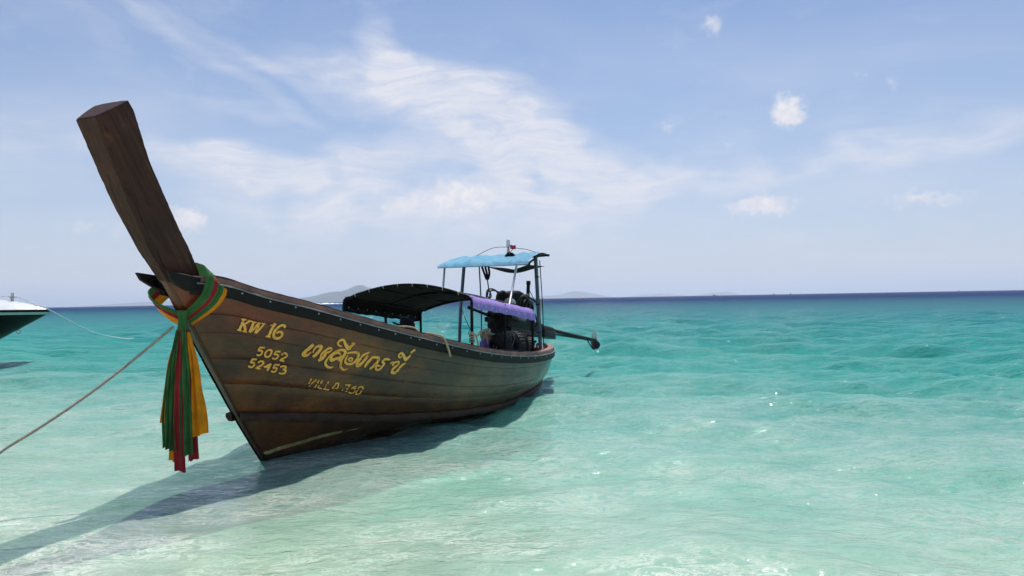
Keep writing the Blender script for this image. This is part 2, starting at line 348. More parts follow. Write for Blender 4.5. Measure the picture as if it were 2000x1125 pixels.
LETTERS = {
 'name_lettering': (((0.1233,2.701,30),(0.1181,2.669,33),(0.1116,2.633,33),(0.1059,2.596,36),(0.1065,2.582,30),(0.1105,2.589,20),(0.117,2.625,10)),((0.1188,2.619,11),(0.1226,2.658,17),(0.1292,2.692,25),(0.1328,2.689,31),(0.1304,2.662,31),(0.1232,2.613,31),(0.1167,2.579,25)),((0.1266,2.582,13),(0.1316,2.629,23),(0.1396,2.675,23),(0.1458,2.698,18),(0.1464,2.681,16),(0.1413,2.653,18),(0.1355,2.64,21)),((0.1363,2.638,24),(0.1345,2.615,30),(0.1291,2.579,33),(0.1229,2.553,24)),((0.1521,2.584,18),(0.1547,2.618,22),(0.1608,2.644,27),(0.1584,2.628,22),(0.1502,2.606,25),(0.1429,2.581,31),(0.1431,2.608,29),(0.1481,2.645,22),(0.1553,2.667,20),(0.1584,2.653,13)),((0.1534,2.582,23),(0.1603,2.631,33),(0.166,2.681,30),(0.165,2.704,25),(0.1582,2.695,22),(0.1486,2.657,20),(0.1393,2.603,20),(0.1327,2.547,22),(0.1331,2.512,22),(0.1382,2.505,20),(0.1433,2.521,8)),((0.1635,2.735,9),(0.1592,2.741,16),(0.1588,2.764,20),(0.1643,2.798,22),(0.169,2.802,22),(0.1695,2.771,27),(0.1727,2.733,36),(0.1776,2.761,27),(0.1822,2.804,18)),((0.1754,2.743,13),(0.1804,2.771,16),(0.1855,2.803,16)),((0.1692,2.615,16),(0.1697,2.631,17),(0.1735,2.642,17),(0.1743,2.624,17),(0.1708,2.607,14),(0.1675,2.622,14)),((0.1687,2.679,18),(0.1761,2.698,18),(0.1841,2.706,25),(0.1857,2.683,30),(0.1802,2.625,27),(0.1708,2.579,23),(0.1631,2.579,23),(0.164,2.617,20),(0.169,2.661,16)),((0.1652,2.662,16),(0.1584,2.604,18),(0.1538,2.543,22),(0.1551,2.513,20),(0.1587,2.507,18),(0.1642,2.527,6)),((0.1869,2.646,18),(0.1935,2.693,23),(0.2054,2.739,13)),((0.201,2.702,30),(0.1966,2.664,30),(0.1899,2.618,30),(0.1825,2.577,33),(0.1796,2.58,27),(0.1828,2.616,30),(0.1894,2.662,24)),((0.1914,2.57,24),(0.1984,2.627,30),(0.2049,2.668,30),(0.2066,2.686,21),(0.2132,2.697,27),(0.2184,2.694,30),(0.2163,2.661,30),(0.2081,2.605,30),(0.1994,2.559,18)),((0.2384,2.7,11),(0.234,2.702,22),(0.2281,2.692,22),(0.2239,2.663,22),(0.2266,2.646,22),(0.2224,2.614,22),(0.2182,2.582,22),(0.2122,2.562,22),(0.2101,2.58,22),(0.2136,2.611,20),(0.219,2.61,11)),((0.2371,2.657,15),(0.2422,2.677,21),(0.2442,2.665,21),(0.24,2.639,17)),((0.2458,2.68,17),(0.2534,2.695,21),(0.2525,2.666,21),(0.2455,2.631,21)),((0.247,2.639,27),(0.24,2.597,30),(0.2379,2.562,30),(0.2438,2.564,30),(0.2508,2.607,30),(0.2582,2.658,24),(0.2667,2.695,15)),((0.263,2.769,10),(0.2574,2.745,17),(0.2566,2.772,22),(0.263,2.8,24),(0.2658,2.779,29),(0.2681,2.74,37),(0.2737,2.76,27),(0.2801,2.799,20)),((0.2809,2.821,20),(0.2872,2.853,25),(0.2923,2.87,17))),
 'registration_lettering': (((0.0471,2.783,25),(0.0438,2.747,25),(0.0383,2.692,25)),((0.045,2.783,14),(0.0481,2.786,14),(0.0502,2.787,14)),((0.0363,2.693,14),(0.0383,2.692,14),(0.0402,2.688,14)),((0.0542,2.787,19),(0.0485,2.759,19),(0.0441,2.737,19)),((0.0457,2.746,24),(0.0452,2.718,24),(0.0442,2.692,24)),((0.0513,2.785,13),(0.0542,2.788,13),(0.0553,2.786,13)),((0.0414,2.69,13),(0.0437,2.687,13),(0.0458,2.688,13)),((0.0573,2.782,26),(0.0537,2.742,27),(0.0486,2.69,27)),((0.0489,2.691,19),(0.0538,2.719,19),(0.0623,2.783,19)),((0.0625,2.782,26),(0.0591,2.738,26),(0.0546,2.693,26)),((0.0553,2.695,19),(0.0607,2.732,19),(0.0683,2.788,19)),((0.0552,2.784,12),(0.0577,2.785,12),(0.0606,2.787,12)),((0.0616,2.788,12),(0.0635,2.789,12),(0.0655,2.79,12)),((0.0662,2.792,12),(0.0682,2.794,12),(0.0705,2.795,12)),((0.0829,2.82,28),(0.0774,2.776,28),(0.0692,2.697,28)),((0.0761,2.796,15),(0.0783,2.801,15),(0.0817,2.816,15)),((0.0655,2.69,16),(0.0686,2.691,16),(0.071,2.692,16)),((0.0923,2.798,25),(0.0931,2.816,25),(0.0897,2.816,24),(0.084,2.789,27),(0.0784,2.749,27),(0.0753,2.707,27),(0.077,2.692,27),(0.0814,2.701,27),(0.0859,2.731,27),(0.0867,2.754,25),(0.084,2.755,22),(0.0798,2.737,19))),
 'number_lettering': (((0.06,2.588,19),(0.0565,2.584,19),(0.0534,2.58,19)),((0.0536,2.578,18),(0.0518,2.562,18),(0.0504,2.546,18)),((0.0509,2.549,19),(0.0539,2.558,19),(0.0547,2.547,19),(0.0521,2.522,19),(0.049,2.511,19),(0.047,2.516,19)),((0.0634,2.577,20),(0.0664,2.577,20),(0.0651,2.551,20),(0.0605,2.517,20),(0.0569,2.512,20),(0.0573,2.534,20),(0.0602,2.56,20),(0.0634,2.577,20)),((0.0771,2.581,18),(0.0739,2.578,18),(0.0711,2.576,18)),((0.0712,2.574,17),(0.0695,2.557,17),(0.0677,2.541,17)),((0.0686,2.545,18),(0.0719,2.55,18),(0.0724,2.539,18),(0.0695,2.515,18),(0.0663,2.506,18),(0.0642,2.511,18)),((0.0769,2.554,20),(0.0801,2.571,20),(0.0833,2.572,20),(0.0831,2.551,20),(0.0789,2.529,20),(0.0733,2.507,20)),((0.0725,2.504,18),(0.0752,2.502,18),(0.0776,2.501,18)),((0.0452,2.474,20),(0.0423,2.472,20),(0.0397,2.472,20)),((0.0399,2.468,18),(0.038,2.451,18),(0.0367,2.437,18)),((0.0372,2.441,20),(0.0399,2.444,20),(0.0402,2.431,20),(0.0376,2.41,20),(0.0347,2.404,20),(0.0331,2.415,20)),((0.0452,2.448,20),(0.0482,2.463,20),(0.0516,2.464,20),(0.0507,2.446,20),(0.0467,2.425,20),(0.041,2.403,20)),((0.04,2.403,19),(0.0428,2.4,19),(0.0453,2.399,19)),((0.0603,2.458,19),(0.0561,2.441,19),(0.0504,2.415,19)),((0.0502,2.423,17),(0.0538,2.422,17),(0.0575,2.422,17)),((0.0603,2.458,21),(0.0564,2.426,21),(0.0526,2.39,21)),((0.0705,2.461,20),(0.0668,2.458,20),(0.0639,2.455,19)),((0.064,2.453,17),(0.0622,2.433,17),(0.0605,2.419,17)),((0.061,2.422,20),(0.0644,2.429,20),(0.0649,2.417,20),(0.0622,2.396,20),(0.059,2.388,20),(0.0576,2.396,19)),((0.0702,2.44,20),(0.0736,2.453,20),(0.0772,2.453,20),(0.0759,2.434,20),(0.0722,2.422,20)),((0.0727,2.424,21),(0.0757,2.421,21),(0.074,2.398,21),(0.0701,2.384,21),(0.0663,2.388,21))),
 'lower_lettering': (((0.1066,2.371,20),(0.1047,2.351,20),(0.1043,2.346,20)),((0.1034,2.341,18),(0.102,2.327,18),(0.1008,2.315,18)),((0.1135,2.367,15),(0.108,2.338,15),(0.1039,2.314,15)),((0.1027,2.305,10),(0.1012,2.296,10),(0.1,2.289,10)),((0.1168,2.364,19),(0.115,2.346,19),(0.1133,2.332,19)),((0.1116,2.316,16),(0.1098,2.3,16),(0.108,2.283,16)),((0.1215,2.364,21),(0.1197,2.347,21),(0.118,2.33,21)),((0.112,2.29,14),(0.1149,2.284,14),(0.118,2.278,14)),((0.1159,2.313,10),(0.1141,2.303,10),(0.1129,2.294,10)),((0.1307,2.361,19),(0.129,2.348,19),(0.128,2.339,19)),((0.1268,2.326,14),(0.1254,2.32,14),(0.1246,2.318,14)),((0.1248,2.308,10),(0.1235,2.299,10),(0.1222,2.289,10)),((0.1197,2.279,16),(0.1237,2.277,16),(0.1281,2.277,16)),((0.1327,2.291,15),(0.1374,2.322,15),(0.1413,2.351,15)),((0.145,2.358,17),(0.1433,2.327,17),(0.1413,2.301,17)),((0.14,2.354,12),(0.143,2.357,12),(0.1455,2.356,13)),((0.1351,2.296,10),(0.1381,2.297,10),(0.1407,2.299,10))),
 'lower_number': (((0.1544,2.349,14),(0.1586,2.353,14),(0.1634,2.356,14)),((0.1623,2.353,16),(0.1604,2.341,16),(0.1585,2.329,16)),((0.1548,2.309,12),(0.1569,2.31,12),(0.1579,2.309,12)),((0.1563,2.286,13),(0.1546,2.281,13),(0.1524,2.277,13)),((0.1474,2.286,14),(0.1485,2.288,14),(0.15,2.293,14)),((0.1722,2.346,16),(0.1677,2.338,16),(0.1634,2.317,16)),((0.166,2.315,14),(0.1684,2.323,14),(0.1705,2.323,14)),((0.1695,2.304,14),(0.1674,2.284,14),(0.1639,2.27,14),(0.1601,2.269,14),(0.1579,2.277,14)),((0.1741,2.325,17),(0.1782,2.349,17),(0.1821,2.35,17),(0.1834,2.336,17),(0.1826,2.324,17)),((0.1807,2.314,16),(0.1787,2.295,16),(0.176,2.273,16),(0.1713,2.263,16),(0.1688,2.27,16),(0.1708,2.286,16),(0.1741,2.313,16))),
 'waterline_stripe': (((0.001,1.222,20),(0.0087,1.198,36),(0.0283,1.251,41),(0.0513,1.294,41),(0.0782,1.359,42),(0.099,1.415,43),(0.1202,1.459,43),(0.1403,1.505,31)),((0.1461,1.515,11),(0.1623,1.558,19),(0.1789,1.602,6))),
}
# ---------------------------------------------------------------- sea bed and sea
BIG = 30000.
def offshore(X, Y): return Y + .42*X          # metres out from the beach, roughly
def bed_z(D): return np.interp(D, [-14, -1, 3, 8, 14, 25, 60, 150, 600, 40000], [.6, .05, -.13, -.33, -.75, -1.9, -4.2, -9, -20, -40])
m, t, p, o = material('sand')
pos = t.n('ShaderNodeNewGeometry').outputs['Position']
n1 = t.noise(t.vm('MULTIPLY', pos, (1, 1.5, 1)), 1.3, 5, .6); n2 = t.noise(pos, 90, 3, .6)
c = t.mix(t.mapr(n1, .3, .7), (.66, .57, .43), (.82, .75, .62)); c = t.mix(t.mapr(n2, .3, .7, 0, .3), c, (.42, .34, .24))
t.put(p.inputs['Base Color'], c); p.inputs['Roughness'].default_value = .95; p.inputs['Specular IOR Level'].default_value = .1
b = t.n('ShaderNodeBump'); b.inputs['Strength'].default_value = .6; b.inputs['Distance'].default_value = .03
t.put(b.inputs['Height'], t.noise(t.vm('MULTIPLY', pos, (1, 3, 1)), 2.2, 4, .5, 1.)); t.put(p.inputs['Normal'], b.outputs[0])
xh = np.array(spaced(0, 10, .25) + spaced(10.3, BIG, .35, 1.12)); xs = np.concatenate([-xh[:0:-1], xh])
ys = np.array(spaced(-40, 0, 1.) + spaced(.3, 18, .25) + spaced(18.4, BIG, .4, 1.09))
X, Y = np.meshgrid(xs, ys); Z = bed_z(offshore(X, Y)) + .03*np.sin(X*1.7 + .6*np.sin(Y*1.1))*np.sin(Y*2.1 + X*.4)
bed = np_mesh('seabed', np.stack([X, Y, Z], -1).reshape(-1, 3), quads(*X.shape), m); bed['kind'] = 'structure'

m, t, p, out = material('sea_water'); t.t.nodes.remove(p)
pos = t.n('ShaderNodeNewGeometry').outputs['Position']; px, py, pz = t.xyz(pos)
big = t.noise(pos, .16, 2, .55)
D = t.m('ADD', t.m('MULTIPLY_ADD', px, .42, py), t.m('MULTIPLY', t.m('SUBTRACT', big, .5), t.m('MULTIPLY', py, .55)))
lg = t.m('DIVIDE', t.m('LOGARITHM', t.m('MAXIMUM', D, 1.5), math.e), math.log(400))   # 2.2 m .13, 4 .23, 8 .35, 14 .44, 25 .54, 60 .68, 150 .84
patch = t.noise(t.vm('MULTIPLY', pos, (1, 1.6, 1)), .8, 4, .6)
lgp = t.m('ADD', lg, t.m('MULTIPLY', t.m('SUBTRACT', patch, .5), .06))
body_c = t.ramp(lgp, [(.0, (.70, .78, .64)), (.20, (.55, .75, .60)), (.31, (.27, .63, .50)), (.42, (.070, .43, .35)), (.54, (.028, .30, .26)), (.68, (.014, .195, .205)), (.83, (.009, .105, .15)), (.93, (.008, .045, .125)), (1, (.006, .028, .105))])
# bright caustic network of the shallows, painted into the water's colour and opacity
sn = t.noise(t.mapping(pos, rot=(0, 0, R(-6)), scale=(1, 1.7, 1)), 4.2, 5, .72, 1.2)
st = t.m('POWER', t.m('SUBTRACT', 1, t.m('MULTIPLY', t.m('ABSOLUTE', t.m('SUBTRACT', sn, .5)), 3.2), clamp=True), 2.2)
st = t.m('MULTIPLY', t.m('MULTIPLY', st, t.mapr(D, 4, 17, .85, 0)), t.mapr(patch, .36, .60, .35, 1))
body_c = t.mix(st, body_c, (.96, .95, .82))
opac = t.ramp(lgp, [(.0, .18), (.22, .32), (.36, .60), (.50, .85), (.62, 1.)])
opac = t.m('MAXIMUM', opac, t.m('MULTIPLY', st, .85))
tint = t.ramp(lgp, [(.0, (.90, .985, .95)), (.20, (.76, .96, .90)), (.36, (.50, .92, .84)), (.5, (.30, .85, .75)), (.65, (.1, .6, .6))])
# ripples finer than the mesh
dist = t.vm('LENGTH', pos, out=1)
w1 = t.noise(t.mapping(pos, rot=(0, 0, R(12)), scale=(1, 1.9, 1)), 4.6, 4, .62, .5)
w3 = t.noise(t.mapping(pos, rot=(0, 0, R(5)), scale=(.5, 1.2, 1)), 1.2, 4, .62, 0)
w5 = t.noise(t.mapping(pos, rot=(0, 0, R(-14)), scale=(.55, 1.25, 1)), .52, 3, .6, 0)
w4 = t.noise(t.mapping(pos, rot=(0, 0, R(-8)), scale=(.4, 1.3, 1)), .22, 4, .6, 0)
h = t.m('MULTIPLY', w1, t.mapr(dist, 5, 18, .026, .070));
h = t.m('MULTIPLY_ADD', w3, t.mapr(dist, 8, 50, .025, .24), h); h = t.m('MULTIPLY_ADD', w5, t.mapr(dist, 12, 40, 0, .45), h); h = t.m('MULTIPLY_ADD', w4, t.mapr(dist, 30, 200, 0, 1.3), h)
b = t.n('ShaderNodeBump'); b.inputs['Strength'].default_value = 1; b.inputs['Distance'].default_value = 1.
t.put(b.inputs['Height'], h)
fr = t.n('ShaderNodeFresnel'); fr.inputs['IOR'].default_value = 1.33; t.put(fr.inputs['Normal'], b.outputs[0])
frc = t.m('MULTIPLY', fr.outputs[0], t.m('MULTIPLY', t.mapr(dist, 5, 30, 1., .62), t.mapr(dist, 30, 300, 1, .42)))
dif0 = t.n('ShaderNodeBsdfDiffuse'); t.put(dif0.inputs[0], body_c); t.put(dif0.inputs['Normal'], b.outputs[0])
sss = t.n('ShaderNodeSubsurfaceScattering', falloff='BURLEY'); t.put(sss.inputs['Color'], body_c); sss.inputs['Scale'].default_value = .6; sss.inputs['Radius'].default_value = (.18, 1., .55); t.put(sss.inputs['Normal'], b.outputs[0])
dif = t.n('ShaderNodeMixShader'); dif.inputs[0].default_value = .18; t.t.links.new(dif0.outputs[0], dif.inputs[1]); t.t.links.new(sss.outputs[0], dif.inputs[2])
tra = t.n('ShaderNodeBsdfTransparent'); t.put(tra.inputs[0], tint)
glo = t.n('ShaderNodeBsdfGlossy'); glo.inputs['Roughness'].default_value = .045; t.put(glo.inputs['Normal'], b.outputs[0])
mx1 = t.n('ShaderNodeMixShader'); t.put(mx1.inputs[0], opac); t.t.links.new(tra.outputs[0], mx1.inputs[1]); t.t.links.new(dif.outputs[0], mx1.inputs[2])
mx2 = t.n('ShaderNodeMixShader'); t.put(mx2.inputs[0], frc); t.t.links.new(mx1.outputs[0], mx2.inputs[1]); t.t.links.new(glo.outputs[0], mx2.inputs[2])
t.t.links.new(mx2.outputs[0], out.inputs[0])
xh = np.array(spaced(0, 7.5, .05) + spaced(7.55, BIG, .052, 1.035)); assert np.diff(xh).min() > .01; xs = np.concatenate([-xh[:0:-1], xh])
ys = np.array(spaced(-30, 2.4, .8, .985) + spaced(2.5, 15, .042) + spaced(15.1, BIG, .045, 1.0155))
ys = np.unique(np.round(ys, 4)); ys = ys[np.concatenate([[True], np.diff(ys) > .015])]
X, Y = np.meshgrid(xs, ys); gx = np.gradient(xs)[None, :]; gy = np.gradient(ys)[:, None]; Z = np.zeros_like(X)
calm = np.clip(.55 + .45*np.sin(X*.31 + 1.3*np.sin(Y*.17))*np.sin(Y*.23 + .9*np.sin(X*.13)), .15, 1) * .6 + .4
shal = np.interp(offshore(X, Y), [0, 4, 7, 12, 35], [.25, .32, .52, 1.05, 2.1])
for i in range(64):
    lam = math.exp(nrng.uniform(math.log(.17), math.log(4.6))); th = nrng.normal(R(-98), R(34)); kk = 2*math.pi/lam
    amp = .0080*lam**.9*nrng.uniform(.6, 1.4); ph = nrng.uniform(0, 6.28)
    sp = np.sqrt((gx*math.cos(th))**2 + (gy*math.sin(th))**2); f = np.clip((lam/sp - 3)/3, 0, 1)
    rows = f.max(1) > 0; cols = f.max(0) > 0
    if not rows.any(): continue
    ix = np.ix_(rows, cols)
    q = kk*(math.cos(th)*X[ix] + math.sin(th)*Y[ix]) + ph
    q = q + .7*np.sin(q*.21 + X[ix]*kk*.13 + ph*3)
    Z[ix] += amp*f[ix]*(np.sin(q) + .18*np.cos(2*q))
Z *= shal*calm
sea = np_mesh('sea', np.stack([X, Y, Z], -1).reshape(-1, 3), quads(*X.shape), m); sea['kind'] = 'structure'
# ---------------------------------------------------------------- materials of the boat
def hull_wood(name, lower=False):
    m, t, p, o = material(name)
    co = t.n('ShaderNodeTexCoord').outputs['Object']; x, y, z = t.xyz(co)
    grain = t.noise(t.vm('MULTIPLY', co, (1.2, 9, 16)), 2.2, 6, .65, .4)
    blot = t.noise(t.vm('MULTIPLY', co, (.8, 1.5, 1.6)), 1.9, 6, .62, .5)
    blot2 = t.noise(t.vm('ADD', co, (4, 9, 2)), 1.1, 4, .6)
    c = t.mix(t.mapr(grain, .28, .72), (.034, .0100, .0032), (.165, .047, .0108))
    c = t.mix(t.mapr(blot, .42, .62, 0, .92), c, (.036, .0130, .005))
    c = t.mix(t.mapr(blot2, .52, .72, 0, .8), c, (.27, .092, .015))
    # worn red-brown paint left high up at the bow
    red = t.m('MULTIPLY', t.mapr(t.m('ADD', z, t.m('MULTIPLY', x, .22)), 1.12, 1.42), t.mapr(x, .9, -.2))
    red = t.m('MULTIPLY', red, t.mapr(t.noise(t.vm('MULTIPLY', co, (.9, 2, 3)), 2.4, 5, .6), .36, .60))
    c = t.mix(t.m('MULTIPLY', red, .95), c, (.20, .028, .010))
    # patchy duller brown, stronger towards the stern
    dull_brown = t.m('MULTIPLY', t.mapr(x, 1.0, 4.5), t.mapr(t.noise(co, 1.6, 5, .6), .35, .65))
    c = t.mix(t.m('MULTIPLY', dull_brown, .55), c, (.105, .064, .026))
    nl = t.n('ShaderNodeTexVoronoi'); t.put(nl.inputs['Vector'], t.vm('MULTIPLY', co, (3.1, 2, 5.5))); nl.inputs['Scale'].default_value = 1.6
    c = t.mix(t.mapr(nl.outputs['Distance'], .05, .035, 0, .7), c, (.012, .008, .006))
    # scuffs
    sc = t.noise(t.vm('MULTIPLY', co, (3, 20, 26)), 2.5, 4, .7, 1.2)
    c = t.mix(t.m('MULTIPLY', t.mapr(sc, .66, .74), t.mapr(blot2, .45, .65)), c, (.22, .17, .11))
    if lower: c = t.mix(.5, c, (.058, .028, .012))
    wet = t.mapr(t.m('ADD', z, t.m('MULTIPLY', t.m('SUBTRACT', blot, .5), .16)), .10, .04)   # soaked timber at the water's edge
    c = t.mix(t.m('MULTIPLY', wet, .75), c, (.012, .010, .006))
    t.put(p.inputs['Base Color'], c)
    t.put(p.inputs['Roughness'], t.m('MULTIPLY', t.mapr(blot, .3, .7, .20, .45), t.m('SUBTRACT', 1, t.m('MULTIPLY', wet, .6))))
    p.inputs['Coat Weight'].default_value = .25; p.inputs['Coat Roughness'].default_value = .15; p.inputs['Specular IOR Level'].default_value = .35
    b = t.n('ShaderNodeBump'); b.inputs['Strength'].default_value = .5; b.inputs['Distance'].default_value = .006
    t.put(b.inputs['Height'], t.m('ADD', grain, t.m('MULTIPLY', sc, .6))); t.put(p.inputs['Normal'], b.outputs[0])
    return m
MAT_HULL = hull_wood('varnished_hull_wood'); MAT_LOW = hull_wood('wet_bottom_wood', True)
MAT_IN = plain('inner_wood', (.085, .055, .035), .7, .4, 6, bump=.3)
m, t, p, o = material('prow_wood')
co = t.mapping(t.n('ShaderNodeTexCoord').outputs['Object'], rot=(0, R(33), 0))
gr = t.noise(t.vm('MULTIPLY', co, (14, 14, 1.1)), 1.6, 6, .65, .6); bl = t.noise(co, 3.2, 5, .62); crk = t.noise(t.vm('MULTIPLY', co, (20, 20, .9)), 1.1, 3, .6, 1.5)
c = t.mix(t.mapr(gr, .3, .7), (.020, .0085, .006), (.078, .029, .018)); c = t.mix(t.mapr(bl, .45, .7, 0, .7), c, (.015, .009, .007))
c = t.mix(t.m('MULTIPLY', t.mapr(bl, .40, .30), t.mapr(gr, .5, .62)), c, (.17, .085, .03)); c = t.mix(t.mapr(crk, .36, .33, 0, .8), c, (.006, .004, .003))
t.put(p.inputs['Base Color'], c); p.inputs['Roughness'].default_value = .62; p.inputs['Specular IOR Level'].default_value = .25
b = t.n('ShaderNodeBump'); b.inputs['Strength'].default_value = .8; b.inputs['Distance'].default_value = .012
t.put(b.inputs['Height'], t.m('ADD', gr, t.mapr(crk, .33, .38))); t.put(p.inputs['Normal'], b.outputs[0]); MAT_PROW = m
MAT_CAP = plain('weathered_cap_wood', (.26, .125, .085), .65, .45, 7, bump=.5, dirt=(.035, .025, .02))
MAT_CAPDARK = plain('dark_cap_wood', (.030, .022, .018), .6, .4, 9, bump=.4)
MAT_RAIL = plain('grey_green_rail_paint', (.013, .011, .010), .65, .4, 8, spec=.15, bump=.25, dirt=(.018, .018, .016))
MAT_RAILEDGE = plain('pale_rail_edging', (.22, .23, .24), .5, .4, 20)
MAT_BOLT = plain('galvanised_bolt', (.36, .35, .33), .5, .2, 40, metal=.3)
MAT_STRAKE = plain('scuffed_strake_wood', (.060, .032, .024), .75, .5, 8, spec=.2, bump=.6, dirt=(.028, .022, .016))
MAT_BLACK = plain('black_paint', (.005, .0045, .004), .55, .4, 12, bump=.2, spec=.18)
MAT_PIPE = plain('blue_grey_pipe', (.085, .11, .15), .4, .3, 15)
MAT_PIPEL = plain('pale_galvanised_pipe', (.42, .45, .48), .4, .25, 18, metal=.3)
MAT_ROPE = plain('tan_rope', (.52, .38, .25), .9, .3, 50)
MAT_ROPEG = plain('grey_mooring_rope', (.42, .35, .29), .9, .4, 60)
MAT_WHITE = plain('white_plastic', (.78, .78, .76), .4, .12, 20)
MAT_RUBBER = plain('worn_rubber', (.010, .009, .008), .75, .4, 14, bump=.4, dirt=(.06, .055, .05))
MAT_IRON = plain('oily_iron', (.007, .006, .005), .55, .5, 9, bump=.5, spec=.2, dirt=(.03, .02, .012))
MAT_IRONG = plain('grey_green_iron', (.014, .012, .010), .5, .4, 9, spec=.25, bump=.3)
MAT_STEEL = plain('bare_steel_and_lit_blade', (.46, .46, .44), .35, .3, 15, metal=.7)
MAT_PURPLE = cloth('purple_tarpaulin', (.38, .25, .68), .15)
MAT_BLUE = cloth('sky_blue_tarpaulin', (.22, .52, .72), .3, .2)
MAT_BLACKCLOTH = cloth('black_awning_cloth', (.012, .011, .010), .06, sheen=0)
MAT_GREEN = cloth('green_cloth', (.050, .160, .050), .25)
MAT_RED = cloth('red_cloth', (.34, .022, .030), .22)
MAT_ORANGE = cloth('orange_cloth', (.80, .30, .010), .28)
MAT_CREAM = cloth('cream_cloth', (.72, .60, .46), .2)
m, t, p, o = material('yellow_sign_paint')
co = t.n('ShaderNodeTexCoord').outputs['Object']; wn = t.noise(t.vm('MULTIPLY', co, (6, 6, 9)), 5, 5, .65)
c = t.mix(t.mapr(t.noise(co, 6, 3), .3, .7), (.92, .37, .045), (1.0, .53, .085)); c = t.mix(t.mapr(wn, .56, .66, 0, .85), c, (.07, .045, .02))
t.put(p.inputs['Base Color'], c); p.inputs['Roughness'].default_value = .5; MAT_YELLOW = m
MAT_SHADOWPAINT = plain('dark_lettering_outline', (.014, .009, .005), .5, .3, 20)
MAT_STRIPE = plain('chalky_yellow_stripe', (.40, .33, .13), .7, .5, 16, dirt=(.06, .045, .02))

# ---------------------------------------------------------------- the long-tail boat
boat = thing('longtail_boat')
tag(boat, 'dark wooden longtail boat with tall upswept prow and yellow lettering on its side', 'boat')
def mirror(P, side): P = np.array(P, float); P[..., 1] *= side; return P
def plank(t0, t1, mat, side, name='hull_plank', nt=5, groove=.006, proud=0.):
    """one strake of planking: outer skin with chamfered seams, inner skin and edges"""
    us = np.linspace(0, 1, 73); us = us**1.0
    tt = np.linspace(t0, t1, nt)
    e = (t1 - t0)*.035
    tt = np.array([t0, t0 + e, *tt[1:-1], t1 - e, t1])
    dep = np.array([groove] + [-proud]*(len(tt) - 2) + [groove])
    U, T = np.meshgrid(us, tt, indexing='ij'); N = hull_n(U, T)
    Pn = hull(U, T); out = Pn - N*dep[None, :, None]; inn = Pn - N*.03
    inn[..., 1] = np.maximum(inn[..., 1], .004)
    ring = np.concatenate([out, inn[:, ::-1]], 1)
    mb = MB(); mb.grid(mirror(ring, side), closed_v=True)
    return mb.build(name, mat, boat, auto=40)
SEAMS = [2.0, 2.26, 2.46, 2.66, 2.80, 3.0]
for side in (1, -1):
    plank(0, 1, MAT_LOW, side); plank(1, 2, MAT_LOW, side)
    for i in range(len(SEAMS) - 1): plank(SEAMS[i], SEAMS[i+1], MAT_HULL, side, groove=(.003, .0045, .0035, .005, .004)[i], proud=.001*(i % 2))

def along(k_or_fn, us, dn=0., dz=0., side=1):
    """points following a ribband, pushed outboard by dn and up by dz"""
    P = rib(k_or_fn, us).copy(); T = np.gradient(P, axis=0); T[:, 2] = 0; T /= np.linalg.norm(T, axis=1, keepdims=True)
    N = np.stack([-T[:, 1], T[:, 0], 0*T[:, 0]], 1); N = np.where(N[:, 1:2] < 0, -N, N)
    P = P + N*dn; P[:, 2] += dz; P[:, 1] *= side
    return P
def bar_along(k, section, mat, name, parent, us, side, jitter=0., ends=True):
    """sweeps a closed section [(outboard, up), ...] along a ribband"""
    cols = [along(k, us, a, b, side) for a, b in section]
    P = np.stack(cols, 1)
    if jitter: P += nrng.normal(0, jitter, P.shape)
    mb = MB(); mb.grid(P, closed_v=True); n = len(section)
    if ends: mb.f.append(tuple(range(n))); mb.f.append(tuple(range((len(us)-1)*n, len(us)*n)))
    return mb.build(name, mat, parent, auto=35)
US = np.linspace(.012, .997, 120); US2 = np.linspace(.0, .997, 120)
for side in (1, -1):
    r_ = bar_along('gunwale', [(.004, -.085), (.040, -.080), (.046, -.03), (.046, .016), (.004, .018)], MAT_RAIL, 'rubbing_rail', boat, US, side, .0012)
    bar_along('gunwale', [(.044, .010), (.052, .010), (.052, .022), (.040, .024)], MAT_RAILEDGE, 'edging', r_, US, side, .0012)
    bar_along('gunwale', [(-.075, .026), (.026, .026), (.030, .036), (.020, .078), (-.075, .084)], MAT_CAP, 'gunwale_cap', boat, US, side, .0015)
    bar_along('gunwale', [(-.10, .086), (-.050, .086), (-.050, .100), (-.10, .102)], MAT_CAPDARK, 'inner_coaming', boat, np.linspace(.03, .62, 90), side, .0015)
    bar_along('strake', [(.0, -.060), (.040, -.052), (.056, -.02), (.056, .010), (.044, .028), (.0, .034)], MAT_STRAKE, 'rubbing_strake', boat, np.linspace(0, .985, 120), side, .003)
    # coach bolts through the rail
    bs = np.concatenate([np.arange(.055, .30, .0285), np.arange(.30, .95, .037)])
    bp = along('gunwale', np.linspace(0, 1, 2001), .046, -.012, side)
    for u in bs:
        c = bp[int(u*2000)] + np.array([0, 0, rnd.uniform(-.006, .006)]); mb = MB()
        mb.lathe([(0, .008), (.007, .007), (.0095, .003), (.010, -.006)], c, (0, side, 0), 8)
        mb.build('bolt', MAT_BOLT, r_)
